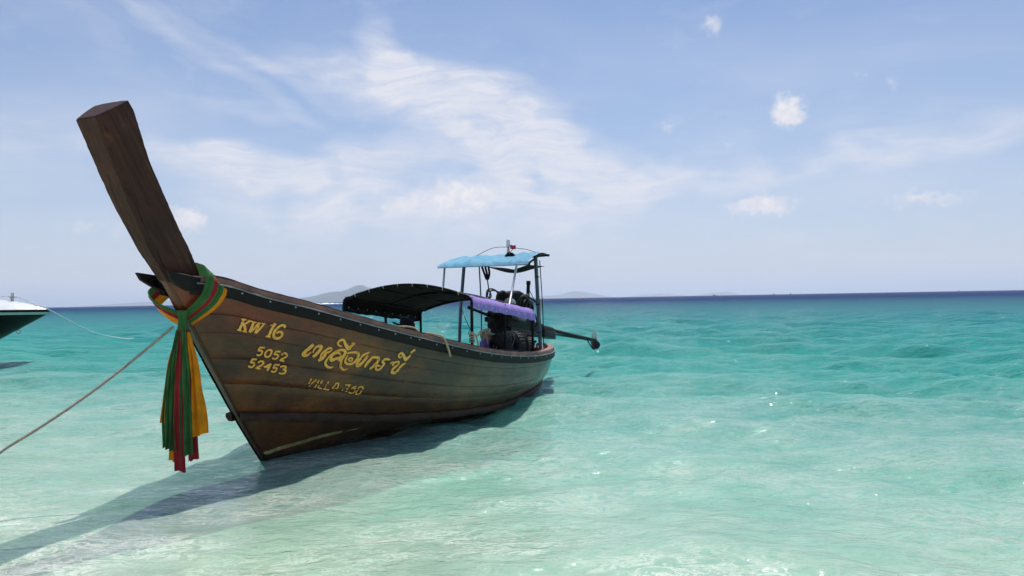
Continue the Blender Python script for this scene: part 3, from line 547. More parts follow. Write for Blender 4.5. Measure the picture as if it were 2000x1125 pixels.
# rail ears standing forward of the stem
for side in (1, -1):
    mb = MB(); pr = [(-1.35, .195, 1.885), (-1.31, .19, 1.82), (-1.22, .17, 1.765), (-1.10, .150, 1.725), (-.95, .235, 1.695), (-.85, .305, 1.665),
                     (-.85, .305, 1.775), (-1.0, .225, 1.83), (-1.16, .19, 1.865)]
    a_ = np.array(pr); b_ = a_ - np.array([0, .035, 0]); a_[:, 1] *= side; b_[:, 1] *= side
    n = len(pr); mb.add(np.vstack([a_, b_]), [tuple(range(n)), tuple(range(2*n-1, n-1, -1))] + [(i, (i+1) % n, n+(i+1) % n, n+i) for i in range(n)])
    ear = mb.build('rail_end', MAT_RAIL, boat, smooth_shade=False)
    mb = MB(); mb.lathe([(0, .008), (.008, .006), (.012, 0)], (-1.07, side*.19, 1.79), (0, side, 0), 8); mb.build('bolt', MAT_BOLT, ear)
# stem timber below the prow: wedge section following the raked stem
mb = MB(); rows = []
for s_, z_, w_ in [(.36, -.45, .03), (.17, -.22, .035), (0, 0, .038), (-.19, .26, .04), (-.38, .525, .042), (-.62, .89, .043), (-.88, 1.28, .045), (-1.06, 1.56, .047), (-1.20, 1.77, .05), (-1.27, 1.87, .055)]:
    rows.append([(s_, -w_*.55, z_), (s_, w_*.55, z_), (s_ + .035, w_*1.15, z_ + .02), (s_ + .17, w_*1.25, z_ + .10), (s_ + .17, -w_*1.25, z_ + .10), (s_ + .035, -w_*1.15, z_ + .02)])
mb.grid(np.array(rows), closed_v=True); mb.build('stem', MAT_LOW, boat, auto=30)
# prow: heavy tapered timber
mb = MB(); rows = []
PR = [  # front s, front z, front half width, back s, back z, back half width
 (-1.22, 1.80, .045, -.92, 1.80, .135), (-1.32, 1.93, .055, -1.00, 1.95, .15), (-1.42, 2.06, .064, -1.08, 2.08, .16), (-1.54, 2.26, .075, -1.20, 2.25, .17),
 (-1.66, 2.46, .085, -1.31, 2.43, .178), (-1.76, 2.66, .094, -1.42, 2.61, .185), (-1.85, 2.85, .101, -1.53, 2.80, .193), (-1.92, 3.00, .107, -1.62, 3.02, .198), (-1.955, 3.07, .110, -1.685, 3.18, .202)]
for fs, fz, fw, bs_, bz, bw in PR:
    row = []
    for k in range(4): row.append((fs, -fw + 2*fw*k/3, fz))
    for k in range(1, 7):
        f = k/6; bulge = .012*math.sin(math.pi*f); row.append((fs + (bs_-fs)*f, fw + (bw-fw)*f + bulge, fz + (bz-fz)*f))
    row.append((bs_ + .02, bw*.6, bz)); row.append((bs_ + .025, 0, bz)); row.append((bs_ + .02, -bw*.6, bz))
    for k in range(6, 0, -1):
        f = k/6; bulge = .012*math.sin(math.pi*f); row.append((fs + (bs_-fs)*f, -(fw + (bw-fw)*f + bulge), fz + (bz-fz)*f))
    rows.append(row)
rows = np.array(rows)
# subdivide along the length and roughen, so that edges are hewn rather than ruled
fine_rows = []
for i in range(len(rows) - 1):
    for k in range(6): fine_rows.append(rows[i]*(1-k/6) + rows[i+1]*k/6)
fine_rows.append(rows[-1]); rows = np.array(fine_rows); rows += nrng.normal(0, .0011, rows.shape)
# end cut, tilted forward and slightly hollow
n = rows.shape[1]; last = rows[-1].copy(); last_c = last.mean(0)
top = last + np.array([.0, 0, 0]); back = last[:, 0] > -1.80
f_ = (last[:, 0] - last[:, 0].min())/(last[:, 0].max() - last[:, 0].min()); top[:, 2] = 3.085 + .175*f_; top[:, 0] -= .05*f_ - .005
top[:, 1] *= .95
allr = np.concatenate([rows, top[None]], 0)
mb.grid(allr, closed_v=True)
o_ = len(allr)*n - n; ctr = top.mean(0); mb.v.append(tuple(ctr)); ci = len(mb.v) - 1
for k in range(n): mb.f.append((o_ + k, o_ + (k+1) % n, ci))
prow = mb.build('prow', MAT_PROW, boat, auto=28)
# sternpost and its patch
mb = MB(); mb.grid(np.array([[(s_, y_, z_) for s_, y_ in ((s0, -.035), (s0+.11, -.03), (s0+.11, .03), (s0, .035))] for s0, z_ in ((6.85, -.2), (7.08, -.05), (7.28, .07), (7.40, .24), (7.50, .45), (7.545, .64))]), closed_v=True)
sp = mb.build('sternpost', MAT_LOW, boat, auto=30)
mb = MB(); mb.box((7.44, .045, .27), (.15, .05, .14), Matrix.Rotation(.4, 3, 'Y'), .01); mb.build('patch', MAT_STRAKE, sp)
mb = MB(); mb.box((7.52, .02, .40), (.10, .07, .13), Matrix.Rotation(.3, 3, 'Y'), .01); mb.build('patch', plain('bare_patch_wood', (.34, .20, .13), .7), sp)
mb = MB(); mb.tube(smooth([(7.60, .03, .64), (7.67, .05, .58), (7.66, .05, .50), (7.62, .04, .46)]), .022, 7); mb.build('rope_loop', MAT_BLACK, sp)
# floor, ribs, thwarts, fore deck
us = np.linspace(.08, .93, 30); mb = MB()
row = []
for u in us:
    q = hull(u, 2.25); row.append([(q[0], y_*max(q[1]-.05, .02), max(q[2]-.02, .14)) for y_ in np.linspace(-1, 1, 7)])
mb.grid(np.array(row)); mb.build('floor', MAT_IN, boat)
for u in np.linspace(.12, .92, 15):
    for side in (1, -1):
        tt = np.linspace(2.1, 2.98, 9); P = hull(np.full(9, u), tt); N = hull_n(np.full(9, u), tt); P = mirror(P - N*.05, side)
        mb = MB(); mb.tube(P, .024, 4); mb.build('frame_rib', MAT_IN, boat, smooth_shade=False)
for u in (.30, .40, .62, .74):
    q = hull(u, 2.62); mb = MB(); mb.box((q[0], 0, q[2]), (.22, 2*q[1] - .08, .035), None, .006); mb.build('thwart', MAT_IN, boat)
us = np.linspace(.015, .17, 8); mb = MB(); mb.grid(np.array([[(rib('gunwale', u)[0], y_*max(rib('gunwale', u)[1]-.07, .0), rib('gunwale', u)[2] - .03) for y_ in np.linspace(-1, 1, 5)] for u in us]))
mb.build('foredeck', MAT_IN, boat)
# painted lettering: brush strokes laid on the planking
def brush(mb, strokes, lift, grow=1., shift=(0, 0)):
    for st in strokes:
        q = np.array(st, float)
        if len(q) < 3: q = np.vstack([q[0], q.mean(0), q[-1]])
        C = np.array([tuple(v) for v in smooth(q, per=6)])
        u, t_, w = C[:, 0] + shift[0], C[:, 1] + shift[1], C[:, 2]*.001*grow
        t_ = np.clip(t_, 1.01, 2.985); u = np.clip(u, .004, .99)
        P = hull(u, t_); N = hull_n(u, t_); T = np.gradient(P, axis=0); T /= np.linalg.norm(T, axis=1, keepdims=True) + 1e-9
        S = np.cross(N, T); P = P + N*lift
        a_ = P + S*w[:, None]/2; b_ = P - S*w[:, None]/2
        ed = [a_[0]*.5 + b_[0]*.5 - T[0]*w[0]*.3], [a_[-1]*.5 + b_[-1]*.5 + T[-1]*w[-1]*.3]
        mb.grid(np.stack([a_, P + N*.0006, b_], 1))
for name, st in LETTERS.items():
    stripe = name == 'waterline_stripe'
    mb = MB(); brush(mb, st, .0055, 1.2 if name == 'name_lettering' else 1.); lo = mb.build(name, MAT_STRIPE if stripe else MAT_YELLOW, boat)
    if not stripe:
        mb = MB(); brush(mb, st, .0035, 1.35, (-.0011, -.006)); mb.build('lettering_shadow', MAT_SHADOWPAINT, lo)
# ---------------------------------------------------------------- awning amidships
A0, A1 = 2.78, 4.87
def awn_z(s): return np.interp(s, [A0, A1], [1.60, 1.385])
def awn_section(s, n=25):
    """points across, port valance hem to starboard hem"""
    zc = float(awn_z(s)); pts = [(1.01, zc - .085), (1.005, zc - .03), (.995, zc + .02), (.95, zc + .062)]
    for y in np.linspace(.88, -.88, n): pts.append((y, zc + .075 + .155*(1 - (y/.88)**2)))
    return pts + [(-y, z) for y, z in pts[:4][::-1]]
aw = MB(); x_ = thing  # frame: three arches, five stringers
def arch(s): return [(s, y, z - .012) for y, z in awn_section(s)[2:-2]]
for s in (A0, (A0+A1)/2, A1): aw.tube(arch(s), .017, 7)
for y in (-.90, -.45, 0, .45, .90):
    sec = lambda s: float(awn_z(s)) + (.06 if abs(y) > .88 else .075 + .155*(1 - (y/.88)**2)) - .016
    aw.tube([(s, y, sec(s)) for s in np.linspace(A0, A1, 9)], .013, 6)
awning = aw.build('awning_frame', MAT_BLACK, boat)
# cloth: slack between the pipes, valance on the starboard side and black roof
ss = np.linspace(A0 - .02, A1 + .02, 34); P = []
for i, s in enumerate(ss):
    row = []
    for j, (y, z) in enumerate(awn_section(s, 31)):
        sag = .018*abs(math.sin(math.pi*(s - A0)/(A1 - A0)*2)) * (1 if abs(y) < .9 else .3)
        row.append((s, y, z - sag + rnd.uniform(-.003, .003) + .006*math.sin(9*s + 5*y)))
    P.append(row)
P = np.array(P); n_ = P.shape[1]
mb = MB(); mb.grid(P[:, 3:]); mb.build('awning_cloth', MAT_BLACKCLOTH, awning)
sv = MB(); hem = P[:, -1].copy(); low = hem.copy(); low[:, 2] -= .055; low[:, 2] += .01*np.abs(np.sin(ss*14)); sv.grid(np.stack([hem + np.array([0, -.004, 0]), low], 1)); sv.build('starboard_valance', MAT_BLACKCLOTH, awning)
pv = []
for i, s in enumerate(np.linspace(A0 - .03, A1 + .04, 60)):
    zc = float(awn_z(s)); w = .004*math.sin(s*23) + .004*math.sin(s*57)
    hemz = -.110 - .004*math.sin(s*17) - .05*max(0, (s - 4.2))*abs(math.sin(s*13))
    pv.append([(s, .93, zc + .068), (s, .985, zc + .04), (s, 1.018 + w*.5, zc - .0), (s, 1.026 + w, zc - .05), (s, 1.022 + w*1.4, zc + hemz)])
mb = MB(); mb.grid(np.array(pv)); vp = mb.build('purple_valance', MAT_PURPLE, awning); vp['label'] = 'purple tarpaulin valance along the near side'
for s in (A0, (A0+A1)/2, A1):
    for side in (1, -1):
        zc = float(awn_z(s)); g = RF['gunwale'][3](np.array(s)); mb = MB()
        mb.tube([(s, side*.985, float(g) - .12), (s, side*.99, zc - .02), (s, side*.985, zc + .03)], .021, 8); mb.build('post', MAT_BLACK, awning)
gm = 0
for s in np.linspace(A0 + .12, A1 - .15, 9):
    for side in (1, -1):
        mb = MB(); mb.lathe([(0, .004), (.009, .003), (.011, 0)], (s, side*1.03 if side > 0 else -1.0, float(awn_z(s)) - .065), (0, 1, 0), 7); mb.build('grommet', MAT_WHITE, awning)
for y in np.linspace(-.8, .8, 8):   # white lashings round the front arch
    z = 1.60 + .075 + .155*(1 - (y/.88)**2) - .012
    mb = MB(); mb.torus((A0 - .004, y, z), (.35, 1, .1), .022, .004, 12, 5); mb.build('lashing', MAT_WHITE, awning)

# ---------------------------------------------------------------- raised blue roof over the helm
roof = MB()
FZ, RZ = 2.15, 2.31
for a_, b_ in (((5.18, -.82, FZ), (5.18, .84, FZ)), ((6.12, -.80, RZ - .06), (5.75, .95, RZ)), ((5.18, -.80, FZ), (6.12, -.78, RZ - .07)), ((5.18, .80, FZ), (5.62, .80, RZ - .02)), ((5.18, -.05, FZ), (6.0, -.05, RZ - .05)), ((5.5, .82, RZ - .015), (5.86, .80, RZ + .0))):
    roof.tube([a_, b_], .018, 7)
rf = roof.build('roof_frame', MAT_BLACK, boat)
P = []
for i, f in enumerate(np.linspace(-.03, 1, 18)):
    row = []
    for j, g in enumerate(np.linspace(0, 1, 44)):
        y = -.80 + 1.62*g; s = 5.16 + (.92 - .42*max(0, g - .55)/.45)*f
        z = FZ + .03 + (RZ - FZ + .035)*max(f, 0) ** .8 + .05*math.exp(-((g - .33)/.09)**2)*math.sin(math.pi*min(1, max(f, 0)*1.1)) ** .7
        z += .012*math.sin(g*23 + f*3)*f + .006*math.sin(g*51)
        if f <= 0: z = FZ + .0 - .012
        row.append((s, y, z))
    P.append(row)
mb = MB(); mb.grid(np.array(P)); bt = mb.build('roof_tarpaulin', MAT_BLUE, rf); bt['label'] = 'sky blue tarpaulin stretched over the helm roof'
P = [[(5.2 + .75*f, .02 + .78*g, FZ - .012 - .115*math.sin(math.pi*g)**1.3*math.sin(math.pi*(.25 + .6*f)) + .1*f*0) for g in np.linspace(0, 1, 16)] for f in np.linspace(0, 1, 8)]
mb = MB(); mb.grid(np.array(P)); mb.build('sagging_lining', MAT_BLACKCLOTH, rf)
for nm, pts, r, mt in (('post', [(5.88, -.82, .62), (5.95, -.81, 1.4), (6.09, -.79, RZ - .06)], .030, MAT_PIPE), ('post', [(5.63, .83, .50), (5.58, .81, 1.4), (5.52, .80, RZ - .03)], .032, MAT_PIPE),
                       ('post', [(6.35, -.60, .55), (6.36, -.6, 1.5), (6.30, -.6, RZ - .05)], .013, MAT_PIPE), ('strut', [(5.16, -.75, 1.50), (5.32, -.77, FZ)], .018, MAT_PIPEL), ('strut', [(4.40, .80, 1.46), (4.72, .79, 2.05), (5.18, .79, FZ - .01)][:2] + [(4.76, .79, 2.13)], .018, MAT_PIPEL)):
    mb = MB(); mb.tube(pts, r, 9); mb.build(nm, mt, rf)
mb = MB(); mb.tube([(4.76, .79, 2.13), (5.18, .80, FZ + .005)], .012, 6); mb.build('brace', MAT_PIPEL, rf)
for z in (1.05, 1.5, 1.95):
    mb = MB(); mb.torus((5.60 - .05*z/1.5, .815, z), (0, 0, 1), .034, .008, 12, 5); mb.build('tape_band', MAT_BLACK, rf)
mb = MB(); mb.tube(smooth([(5.66, .86, .6), (5.62, .87, 1.4), (5.55, .86, 2.22)]), .008, 5); mb.build('cable', MAT_BLACK, rf)
mb = MB(); mb.tube(smooth([(5.52, .80, 2.27), (5.6, .86, 2.33), (5.85, .9, 2.31)]), .02, 6); mb.build('bracket', MAT_IRON, rf)
# lamp mast
mb = MB(); mb.lathe([(.0, 0), (.030, 0), (.028, .05), (.02, .09), (.02, .12), (0, .12)], (5.79, .2, 2.36)); ml = mb.build('lamp_socket', MAT_STEEL, rf)
mb = MB(); mb.lathe([(.0, .0), (.024, .0), (.034, .02), (.032, .10), (.022, .135), (0, .14)], (5.79, .2, 2.475)); mb.build('white_lamp', MAT_WHITE, ml)
mb = MB(); mb.lathe([(.0, -.04), (.036, -.04), (.040, 0), (.036, .045), (0, .05)], (5.78, .29, 2.475), (.2, 1, -.1), 12); mb.build('red_lamp', plain('red_lens', (.42, .02, .05), .3), ml)
for pts in ([(5.79, .2, 2.48), (5.6, .0, 2.46), (5.5, -.25, 2.34)], [(5.79, .3, 2.46), (5.75, .55, 2.42), (5.7, .8, 2.34)], [(5.79, .3, 2.45), (5.79, .22, 2.38)]):
    mb = MB(); mb.tube(smooth(pts), .005, 5); mb.build('wire', MAT_IRON, ml)
mb = MB(); mb.lathe([(.0, .0), (.10, -.01), (.05, .04), (.03, .05)], (5.77, .24, 2.335), (0, 0, 1), 10); mb.build('lamp_foot', MAT_BLACK, ml)

# ---------------------------------------------------------------- things hanging from and lying in the boat
def boat_thing(name, org, label, cat, group=None): return tag(thing(name, org), label, cat, group)
r1 = boat_thing('hanging_rope', (5.5, -.1, 2.13), 'black rope strap with a loop hanging under the blue roof', 'rope')
mb = MB()
for dy in (-.05, .05, 0.): mb.tube(smooth([(5.5, -.1 + dy*1.2, 2.15), (5.52, -.08 + dy*.9, 2.03), (5.53, -.08 + dy*.25, 1.93)]), [.02]*16 + [.014], 6)
mb.build('strap', MAT_BLACKCLOTH, r1, (5.5, -.1, 2.13))
mb = MB(); mb.tube(smooth([(5.53, -.08, 1.95), (5.54, -.07, 1.84), (5.55, -.06, 1.76), (5.55, -.02, 1.66), (5.55, -.05, 1.625), (5.55, -.09, 1.66), (5.55, -.065, 1.76)]), .011, 6); mb.build('loop', MAT_BLACK, r1, (5.5, -.1, 2.13))
r2 = boat_thing('thin_cord', (4.9, -.95, 1.33), 'thin dark cord with a loop under the awning rear edge', 'cord')
mb = MB(); mb.tube(smooth([(5.5, -.55, 1.44), (5.55, -.50, 1.25), (5.6, -.45, 1.10), (5.6, -.42, 1.03), (5.6, -.45, .98), (5.6, -.48, 1.03), (5.6, -.45, 1.10)]), .006, 5); mb.build('cord', MAT_BLACK, r2, (4.9, -.95, 1.33))

tyre_mesh = None
for i, (s, y, z, ax, R0, lab) in enumerate([(4.98, .42, .74, (.75, .6, .22), .235, 'worn black tyre fender nearest the awning post, rag beside it'), (5.34, .36, .74, (.9, .35, .1), .235, 'worn black tyre fender standing between two others in the stern'),
                                       (5.62, .30, .74, (.86, .5, -.1), .245, 'worn black tyre fender standing third from the awning post'), (6.22, .30, .66, (.55, .8, -.12), .20, 'worn black tyre fender nearest the thick pipe post at the stern')]):
    rt = boat_thing('tyre_fender', (s, y, .45), lab, 'tyre', 'tyre fenders in the stern')
    mb = MB(); mb.torus((s, y, z), ax, R0, .082, 36, 12, 1.15); mb.build('tyre', MAT_RUBBER, rt, (s, y, .45))
    mb = MB(); q = Vector((0,0,1)).rotation_difference(Vector(ax).normalized())
    for k in range(30):
        a = 2*math.pi*k/30; c = q @ Vector((math.cos(a)*(R0+.08), math.sin(a)*(R0+.08), 0)) + Vector((s, y, z))
        mb.box(c, (.016, .035, .12), (q.to_matrix() @ Matrix.Rotation(a, 3, 'Z')), .003)
    tr_ = mb.build('tread', MAT_RUBBER, rt, (s, y, .45)); tr_['kind'] = 'stuff'
ps = boat_thing('purple_sheet', (5.4, -.05, .45), 'creased purple plastic sheet hanging behind the tyres', 'sheet')
P = [[(4.72 + 1.75*g, .15 - .25*g + .05*math.sin(g*26) + .03*math.sin(g*61), .42 + (.52 - .12*g + .05*math.sin(g*9))*f) for f in np.linspace(0, 1, 10)] for g in np.linspace(0, 1, 60)]
mb = MB(); mb.grid(np.array(P)); mb.build('sheet', MAT_PURPLE, ps, (5.4, -.05, .45))
rg = boat_thing('rag_bundle', (5.0, .15, .9), 'cream rag and frayed rope ends heaped beside the awning post', 'rag')
P = [[(4.88 + .24*u_ + .02*math.sin(v_*7), .14 + .10*math.sin(u_*5 + v_*3), 1.12 - .03*u_ - .13*v_*v_ + .03*math.sin(u_*11 + v_*4)) for v_ in np.linspace(0, 1, 10)] for u_ in np.linspace(0, 1, 14)]
mb = MB(); mb.grid(np.array(P)); mb.build('rag', MAT_CREAM, rg, (5.0, .15, .9))
mb = MB()
for k in range(22):
    s0 = 5.03 + rnd.uniform(-.08, .14); y0 = .24 + rnd.uniform(-.05, .05); z0 = 1.05 - (s0 - 4.9)*.12
    mb.tube(smooth([(s0, y0 - .05, z0), (s0 + rnd.uniform(-.02, .04), y0 + .03, z0 - .07), (s0 + rnd.uniform(-.05, .07), y0 + .02, z0 - .16 - rnd.uniform(0, .08))], per=3), .005, 4)
fr_ = mb.build('frayed_strands', MAT_ROPE, rg, (5.0, .15, .9)); fr_['kind'] = 'stuff'
rw = boat_thing('rope_heap', (5.5, .5, .95), 'grey and white rope ends heaped over the middle tyres', 'rope')
mb = MB()
for k in range(12):
    s0 = 5.22 + rnd.uniform(-.07, .08); y0 = .46 + rnd.uniform(-.06, .05)
    mb.tube(smooth([(s0, y0 - .1, 1.03), (s0 + rnd.uniform(-.03, .03), y0, 1.08), (s0 + rnd.uniform(-.06, .06), y0 + .05, .98), (s0 + rnd.uniform(-.06, .06), y0 + .03, .86)], per=3), .007, 4)
st_ = mb.build('strands', plain('grey_frayed_rope', (.34, .33, .31), .9, .5, 30), rw, (5.5, .5, .95)); st_['kind'] = 'stuff'
bk = boat_thing('black_bag', (5.1, .25, .45), 'black lumpy gear bag wedged in front of the tyres', 'bag')
mb = MB(); P = [[(5.72 + (.17 + .03*math.sin(3*a))*math.cos(a)*w, .45 + .12*math.sin(a)*w, .45 + .55*h + .02*math.sin(a*5 + h*9)) for a in np.linspace(0, 2*math.pi, 16, endpoint=False)] for h, w in ((0, .9), (.2, 1.05), (.5, 1.0), (.8, .9), (1, .6), (1.06, .1))]
mb.grid(np.array(P), closed_v=True); mb.build('bag', MAT_BLACKCLOTH, bk, (5.1, .25, .45))
r3 = boat_thing('post_rope', (2.80, 1.03, 1.1), 'tan rope wound round the front awning post and trailing aft', 'rope')
mb = MB()
for k in range(4): mb.torus((2.78, .985, 1.06 + .03*k), (.1*k - .1, .15, 1), .032, .011, 14, 6)
mb.build('turns', MAT_ROPE, r3, (2.80, 1.03, 1.1))
mb = MB(); mb.rope([(2.74, 1.0, 1.18), (2.86, 1.02, 1.13), (3.0, 1.0, 1.17), (3.2, .95, 1.19), (3.35, .9, 1.15), (3.5, .85, 1.06), (3.55, .84, .98)], .013); mb.build('trailing_end', MAT_ROPE, r3, (2.80, 1.03, 1.1))
mb = MB(); mb.rope([(2.84, 1.02, 1.13), (2.87, 1.03, 1.0), (2.91, 1.03, .86)], .011); mb.build('hanging_end', MAT_ROPE, r3, (2.80, 1.03, 1.1))
r4 = boat_thing('gunwale_rope', (1.8, 1.0, 1.1), 'pale rope end draped over the near gunwale amidships', 'rope')
gz = lambda s: float(RF['gunwale'][3](np.array(s))); gy = lambda s: float(RF['gunwale'][2](np.array(s)))
mb = MB(); mb.rope([(1.66, gy(1.66) - .03, gz(1.66) + .10), (1.80, gy(1.8) + .0, gz(1.8) + .105), (1.90, gy(1.9) + .045, gz(1.9) + .085), (1.96, gy(1.96) + .066, gz(1.96) - .03), (2.02, gy(2.0) + .062, gz(2.0) - .13)], .014); mb.build('draped_end', MAT_ROPE, r4, (1.8, 1.0, 1.1))
mb = MB(); mb.rope([(1.25, gy(1.25) - .09, gz(1.25) + .10), (1.40, gy(1.4) - .09, gz(1.4) + .13), (1.55, gy(1.55) - .09, gz(1.55) + .135), (1.60, gy(1.6) - .07, gz(1.6) + .09)], .012); mb.build('slack_part', MAT_ROPE, r4, (1.8, 1.0, 1.1))

# ---------------------------------------------------------------- long-tail engine
EO = (6.4, 0, .66)
eng = boat_thing('longtail_engine', EO, 'black longtail engine on the stern with long shaft and propeller', 'engine')
ax = Vector((10.33, .30, .62)) - Vector((6.0, 0, 1.235)); axn = ax.normalized(); ev = Matrix(((axn.x, -axn.y, 0), (axn.y, axn.x, 0), (axn.z, 0, 1))).to_3x3()
rotE = Vector((1, 0, 0)).rotation_difference(axn).to_matrix()
def eb(name, f, mat, parent=eng):
    mb = MB(); f(mb); return mb.build(name, mat, parent, EO, auto=45)
def E_(d, side=0, up=0):  # a point d metres along the engine axis from its front
    return Vector((6.0, 0, 1.235)) + axn*d + Vector((0, side, up))
block = eb('engine_block', lambda b: (b.box(E_(.22, 0, .06), (.86, .42, .40), rotE, .03), b.box(E_(.15, 0, -.17), (.66, .30, .14), rotE, .03), b.box(E_(-.22, 0, .08), (.10, .34, .34), rotE, .02)), MAT_IRON)
eb('oil_sump', lambda b: b.box(E_(.1, 0, -.27), (.46, .24, .1), rotE, .03), MAT_IRON, block)
eb('valve_cover', lambda b: b.box(E_(.2, -.02, .33), (.62, .17, .12), rotE, .035), MAT_IRONG, block)
eb('air_filter', lambda b: b.lathe([(0, -.16), (.085, -.16), (.09, -.1), (.09, .1), (.085, .16), (0, .16)], E_(.02, .12, .42), (.9, .3, .05), 16), MAT_BLACK, block)
eb('intake', lambda b: b.tube(smooth([E_(.1, .1, .45), E_(.3, .14, .50), E_(.5, .12, .42), E_(.56, .1, .30)]), .05, 9), MAT_IRON, block)
eb('flywheel_housing', lambda b: b.lathe([(0, -.06), (.20, -.06), (.24, -.02), (.24, .04), (.15, .10), (0, .10)], E_(.70, 0, .03), axn, 22), MAT_IRON, block)
eb('top_cover', lambda b: (b.box(E_(.28, .0, .40), (.5, .3, .18), rotE, .06), b.box(E_(.55, .02, .36), (.3, .26, .2), rotE, .05)), MAT_IRON, block)
eb('fan_pulley', lambda b: b.lathe([(0, -.03), (.13, -.03), (.11, 0), (.13, .03), (0, .03)], E_(-.30, 0, .12), axn, 18), MAT_IRONG, block)
eb('alternator', lambda b: b.lathe([(0, -.09), (.07, -.09), (.08, -.05), (.08, .05), (.06, .09), (0, .09)], E_(-.14, .2, .28), axn, 14), MAT_STEEL, block)
eb('muffler', lambda b: (b.lathe([(0, -.17), (.035, -.17), (.04, -.12), (.04, .12), (.03, .17), (0, .17)], E_(.10, .27, .03), (axn.x, .02, axn.z), 12), b.lathe([(0, -.03), (.055, -.03), (.055, .02), (0, .03)], E_(-.1, .27, .055), axn, 12)), plain('grey_muffler', (.16, .17, .16), .5, .3, 15))
eb('exhaust_stack', lambda b: (b.tube([(7.16, -.02, 1.50), (7.17, -.02, 1.70), (7.20, -.02, 1.88)], .034, 10), b.tube([(7.20, -.02, 1.86), (7.205, -.02, 1.93)], .042, 10)), MAT_BLACK)
eb('stack_stay', lambda b: b.tube([(7.19, -.02, 1.80), (7.42, .05, 1.48)], .007, 5), MAT_BLACK)
for k in range(24):  # hoses and cables over the top of the engine
    d0 = rnd.uniform(-.3, .5); d1 = d0 + rnd.uniform(.3, .75); s0 = rnd.uniform(-.2, .24); s1 = rnd.uniform(-.2, .24); h = rnd.uniform(.34, .50)
    eb('hose', lambda b: b.tube(smooth([E_(d0, s0, .24), E_(d0 + .08, s0*1.1, h), E_((d0+d1)/2, (s0+s1)/2 + rnd.uniform(-.05, .05), h + rnd.uniform(-.05, .05)), E_(d1 - .05, s1, h*.85), E_(d1, s1, .2)], per=6), rnd.choice((.013, .018, .026, .032)), 7), MAT_RUBBER)
for k in range(3):
    eb('cable_loop', lambda b: b.torus(E_(.86 + .05*k, .14, .22 - .1*k), (.5 + .2*k, .8, .2), .11 + .02*k, .013, 22, 6), MAT_BLACK)
eb('tiller', lambda b: (b.tube([E_(-.28, 0, .0), E_(-.6, -.01, .03), E_(-1.05, -.02, .07)], [.035, .026, .022], 8), b.tube([E_(-.55, 0, .035), E_(-.30, .0, .06)], .045, 8)), MAT_BLACK)
eb('tiller_grip', lambda b: b.tube([E_(-1.0, -.02, .066), E_(-1.16, -.02, .08)], .028, 9), MAT_RUBBER)
eb('throttle_bracket', lambda b: (b.box(E_(-.52, 0, -.05), (.2, .07, .08), rotE, .01), b.box(E_(-.42, 0, -.12), (.1, .06, .12), rotE, .01), b.tube([E_(-.4, 0, -.1), E_(-.36, 0, -.33)], .014, 6)), MAT_IRON)
eb('mount_post', lambda b: (b.tube([(6.45, 0, .60), (6.45, 0, .98)], .055, 12), b.box((6.45, 0, 1.0), (.26, .34, .06), rotE, .012)), MAT_IRONG)
eb('mount_beam', lambda b: b.box((6.45, 0, .58), (.16, 1.36, .10), None, .012), MAT_IN)
eb('cradle', lambda b: (b.box(E_(.35, .2, -.17), (1.05, .05, .09), rotE, .01), b.box(E_(.35, -.2, -.17), (1.05, .05, .09), rotE, .01)), MAT_IRONG)
gb = eb('gearbox', lambda b: (b.box(E_(1.10, 0, -.02), (.62, .22, .20), rotE, .025), b.box(E_(1.0, 0, -.14), (.3, .2, .1), rotE, .02)), MAT_IRON)
eb('counterweight_box', lambda b: b.box(E_(1.62, .04, -.09), (.52, .20, .15), rotE, .012), MAT_IRONG, gb)
eb('shaft_sleeve', lambda b: b.tube([E_(1.25, 0, .02), E_(1.95, 0, .02)], .062, 10), MAT_IRON, gb)
sh = eb('tail_shaft', lambda b: (b.tube([E_(1.9, 0, .02), E_(4.28, 0, .02)], .036, 10), b.tube([E_(1.9, .0, -.05), E_(4.05, 0, .0)], .018, 6)), MAT_BLACK)
eb('collar', lambda b: b.lathe([(0, -.05), (.055, -.05), (.06, 0), (.05, .05), (0, .05)], E_(1.98, 0, .02), axn, 12), MAT_IRON, sh)
pc = E_(4.33, 0, .02)
prop = eb('propeller_hub', lambda b: b.lathe([(0, -.07), (.035, -.06), (.045, 0), (.03, .06), (0, .09)], pc, axn, 12), MAT_IRONG)
def blade(b, ang):
    q = Matrix.Rotation(ang, 3, axn); P = []
    side = axn.cross(Vector((0, 0, 1))).normalized(); upv = side.cross(axn)
    for f in np.linspace(0, 1, 9):
        w = .085*math.sin(math.pi*min(1, .18 + f*.80)) ** .6 * (1 if f < .97 else .5); tw = .55 - .3*f
        d = (side*math.cos(tw) + axn*math.sin(tw)); P.append([tuple(q @ (upv*(.03 + .165*f) + d*w*g) + pc) for g in np.linspace(-1, 1, 6)])
    P = np.array(P); b.grid(np.concatenate([P, P[:, ::-1] + np.array(axn)*.008], 1), closed_v=True)
eb('blade', lambda b: blade(b, .25), MAT_STEEL, prop)['label'] = 'upper propeller blade catching the light'  # light on the upper blade is put into its paler metal
eb('blade', lambda b: blade(b, .25 + math.pi), MAT_IRONG, prop)
def skeg(b):
    pr = [(4.05, -.02), (4.22, -.02), (4.25, -.10), (4.33, -.18), (4.24, -.20), (4.16, -.17)]
    A = [tuple(E_(d, .006, u)) for d, u in pr]; B_ = [tuple(E_(d, -.006, u)) for d, u in pr]; n = len(pr)
    b.add(A + B_, [tuple(range(n)), tuple(range(2*n-1, n-1, -1))] + [(i, (i+1) % n, n+(i+1) % n, n+i) for i in range(n)])
    b.tube([E_(3.85, 0, -.01), E_(4.16, 0, -.18)], .014, 6)
eb('skeg', skeg, MAT_IRONG)
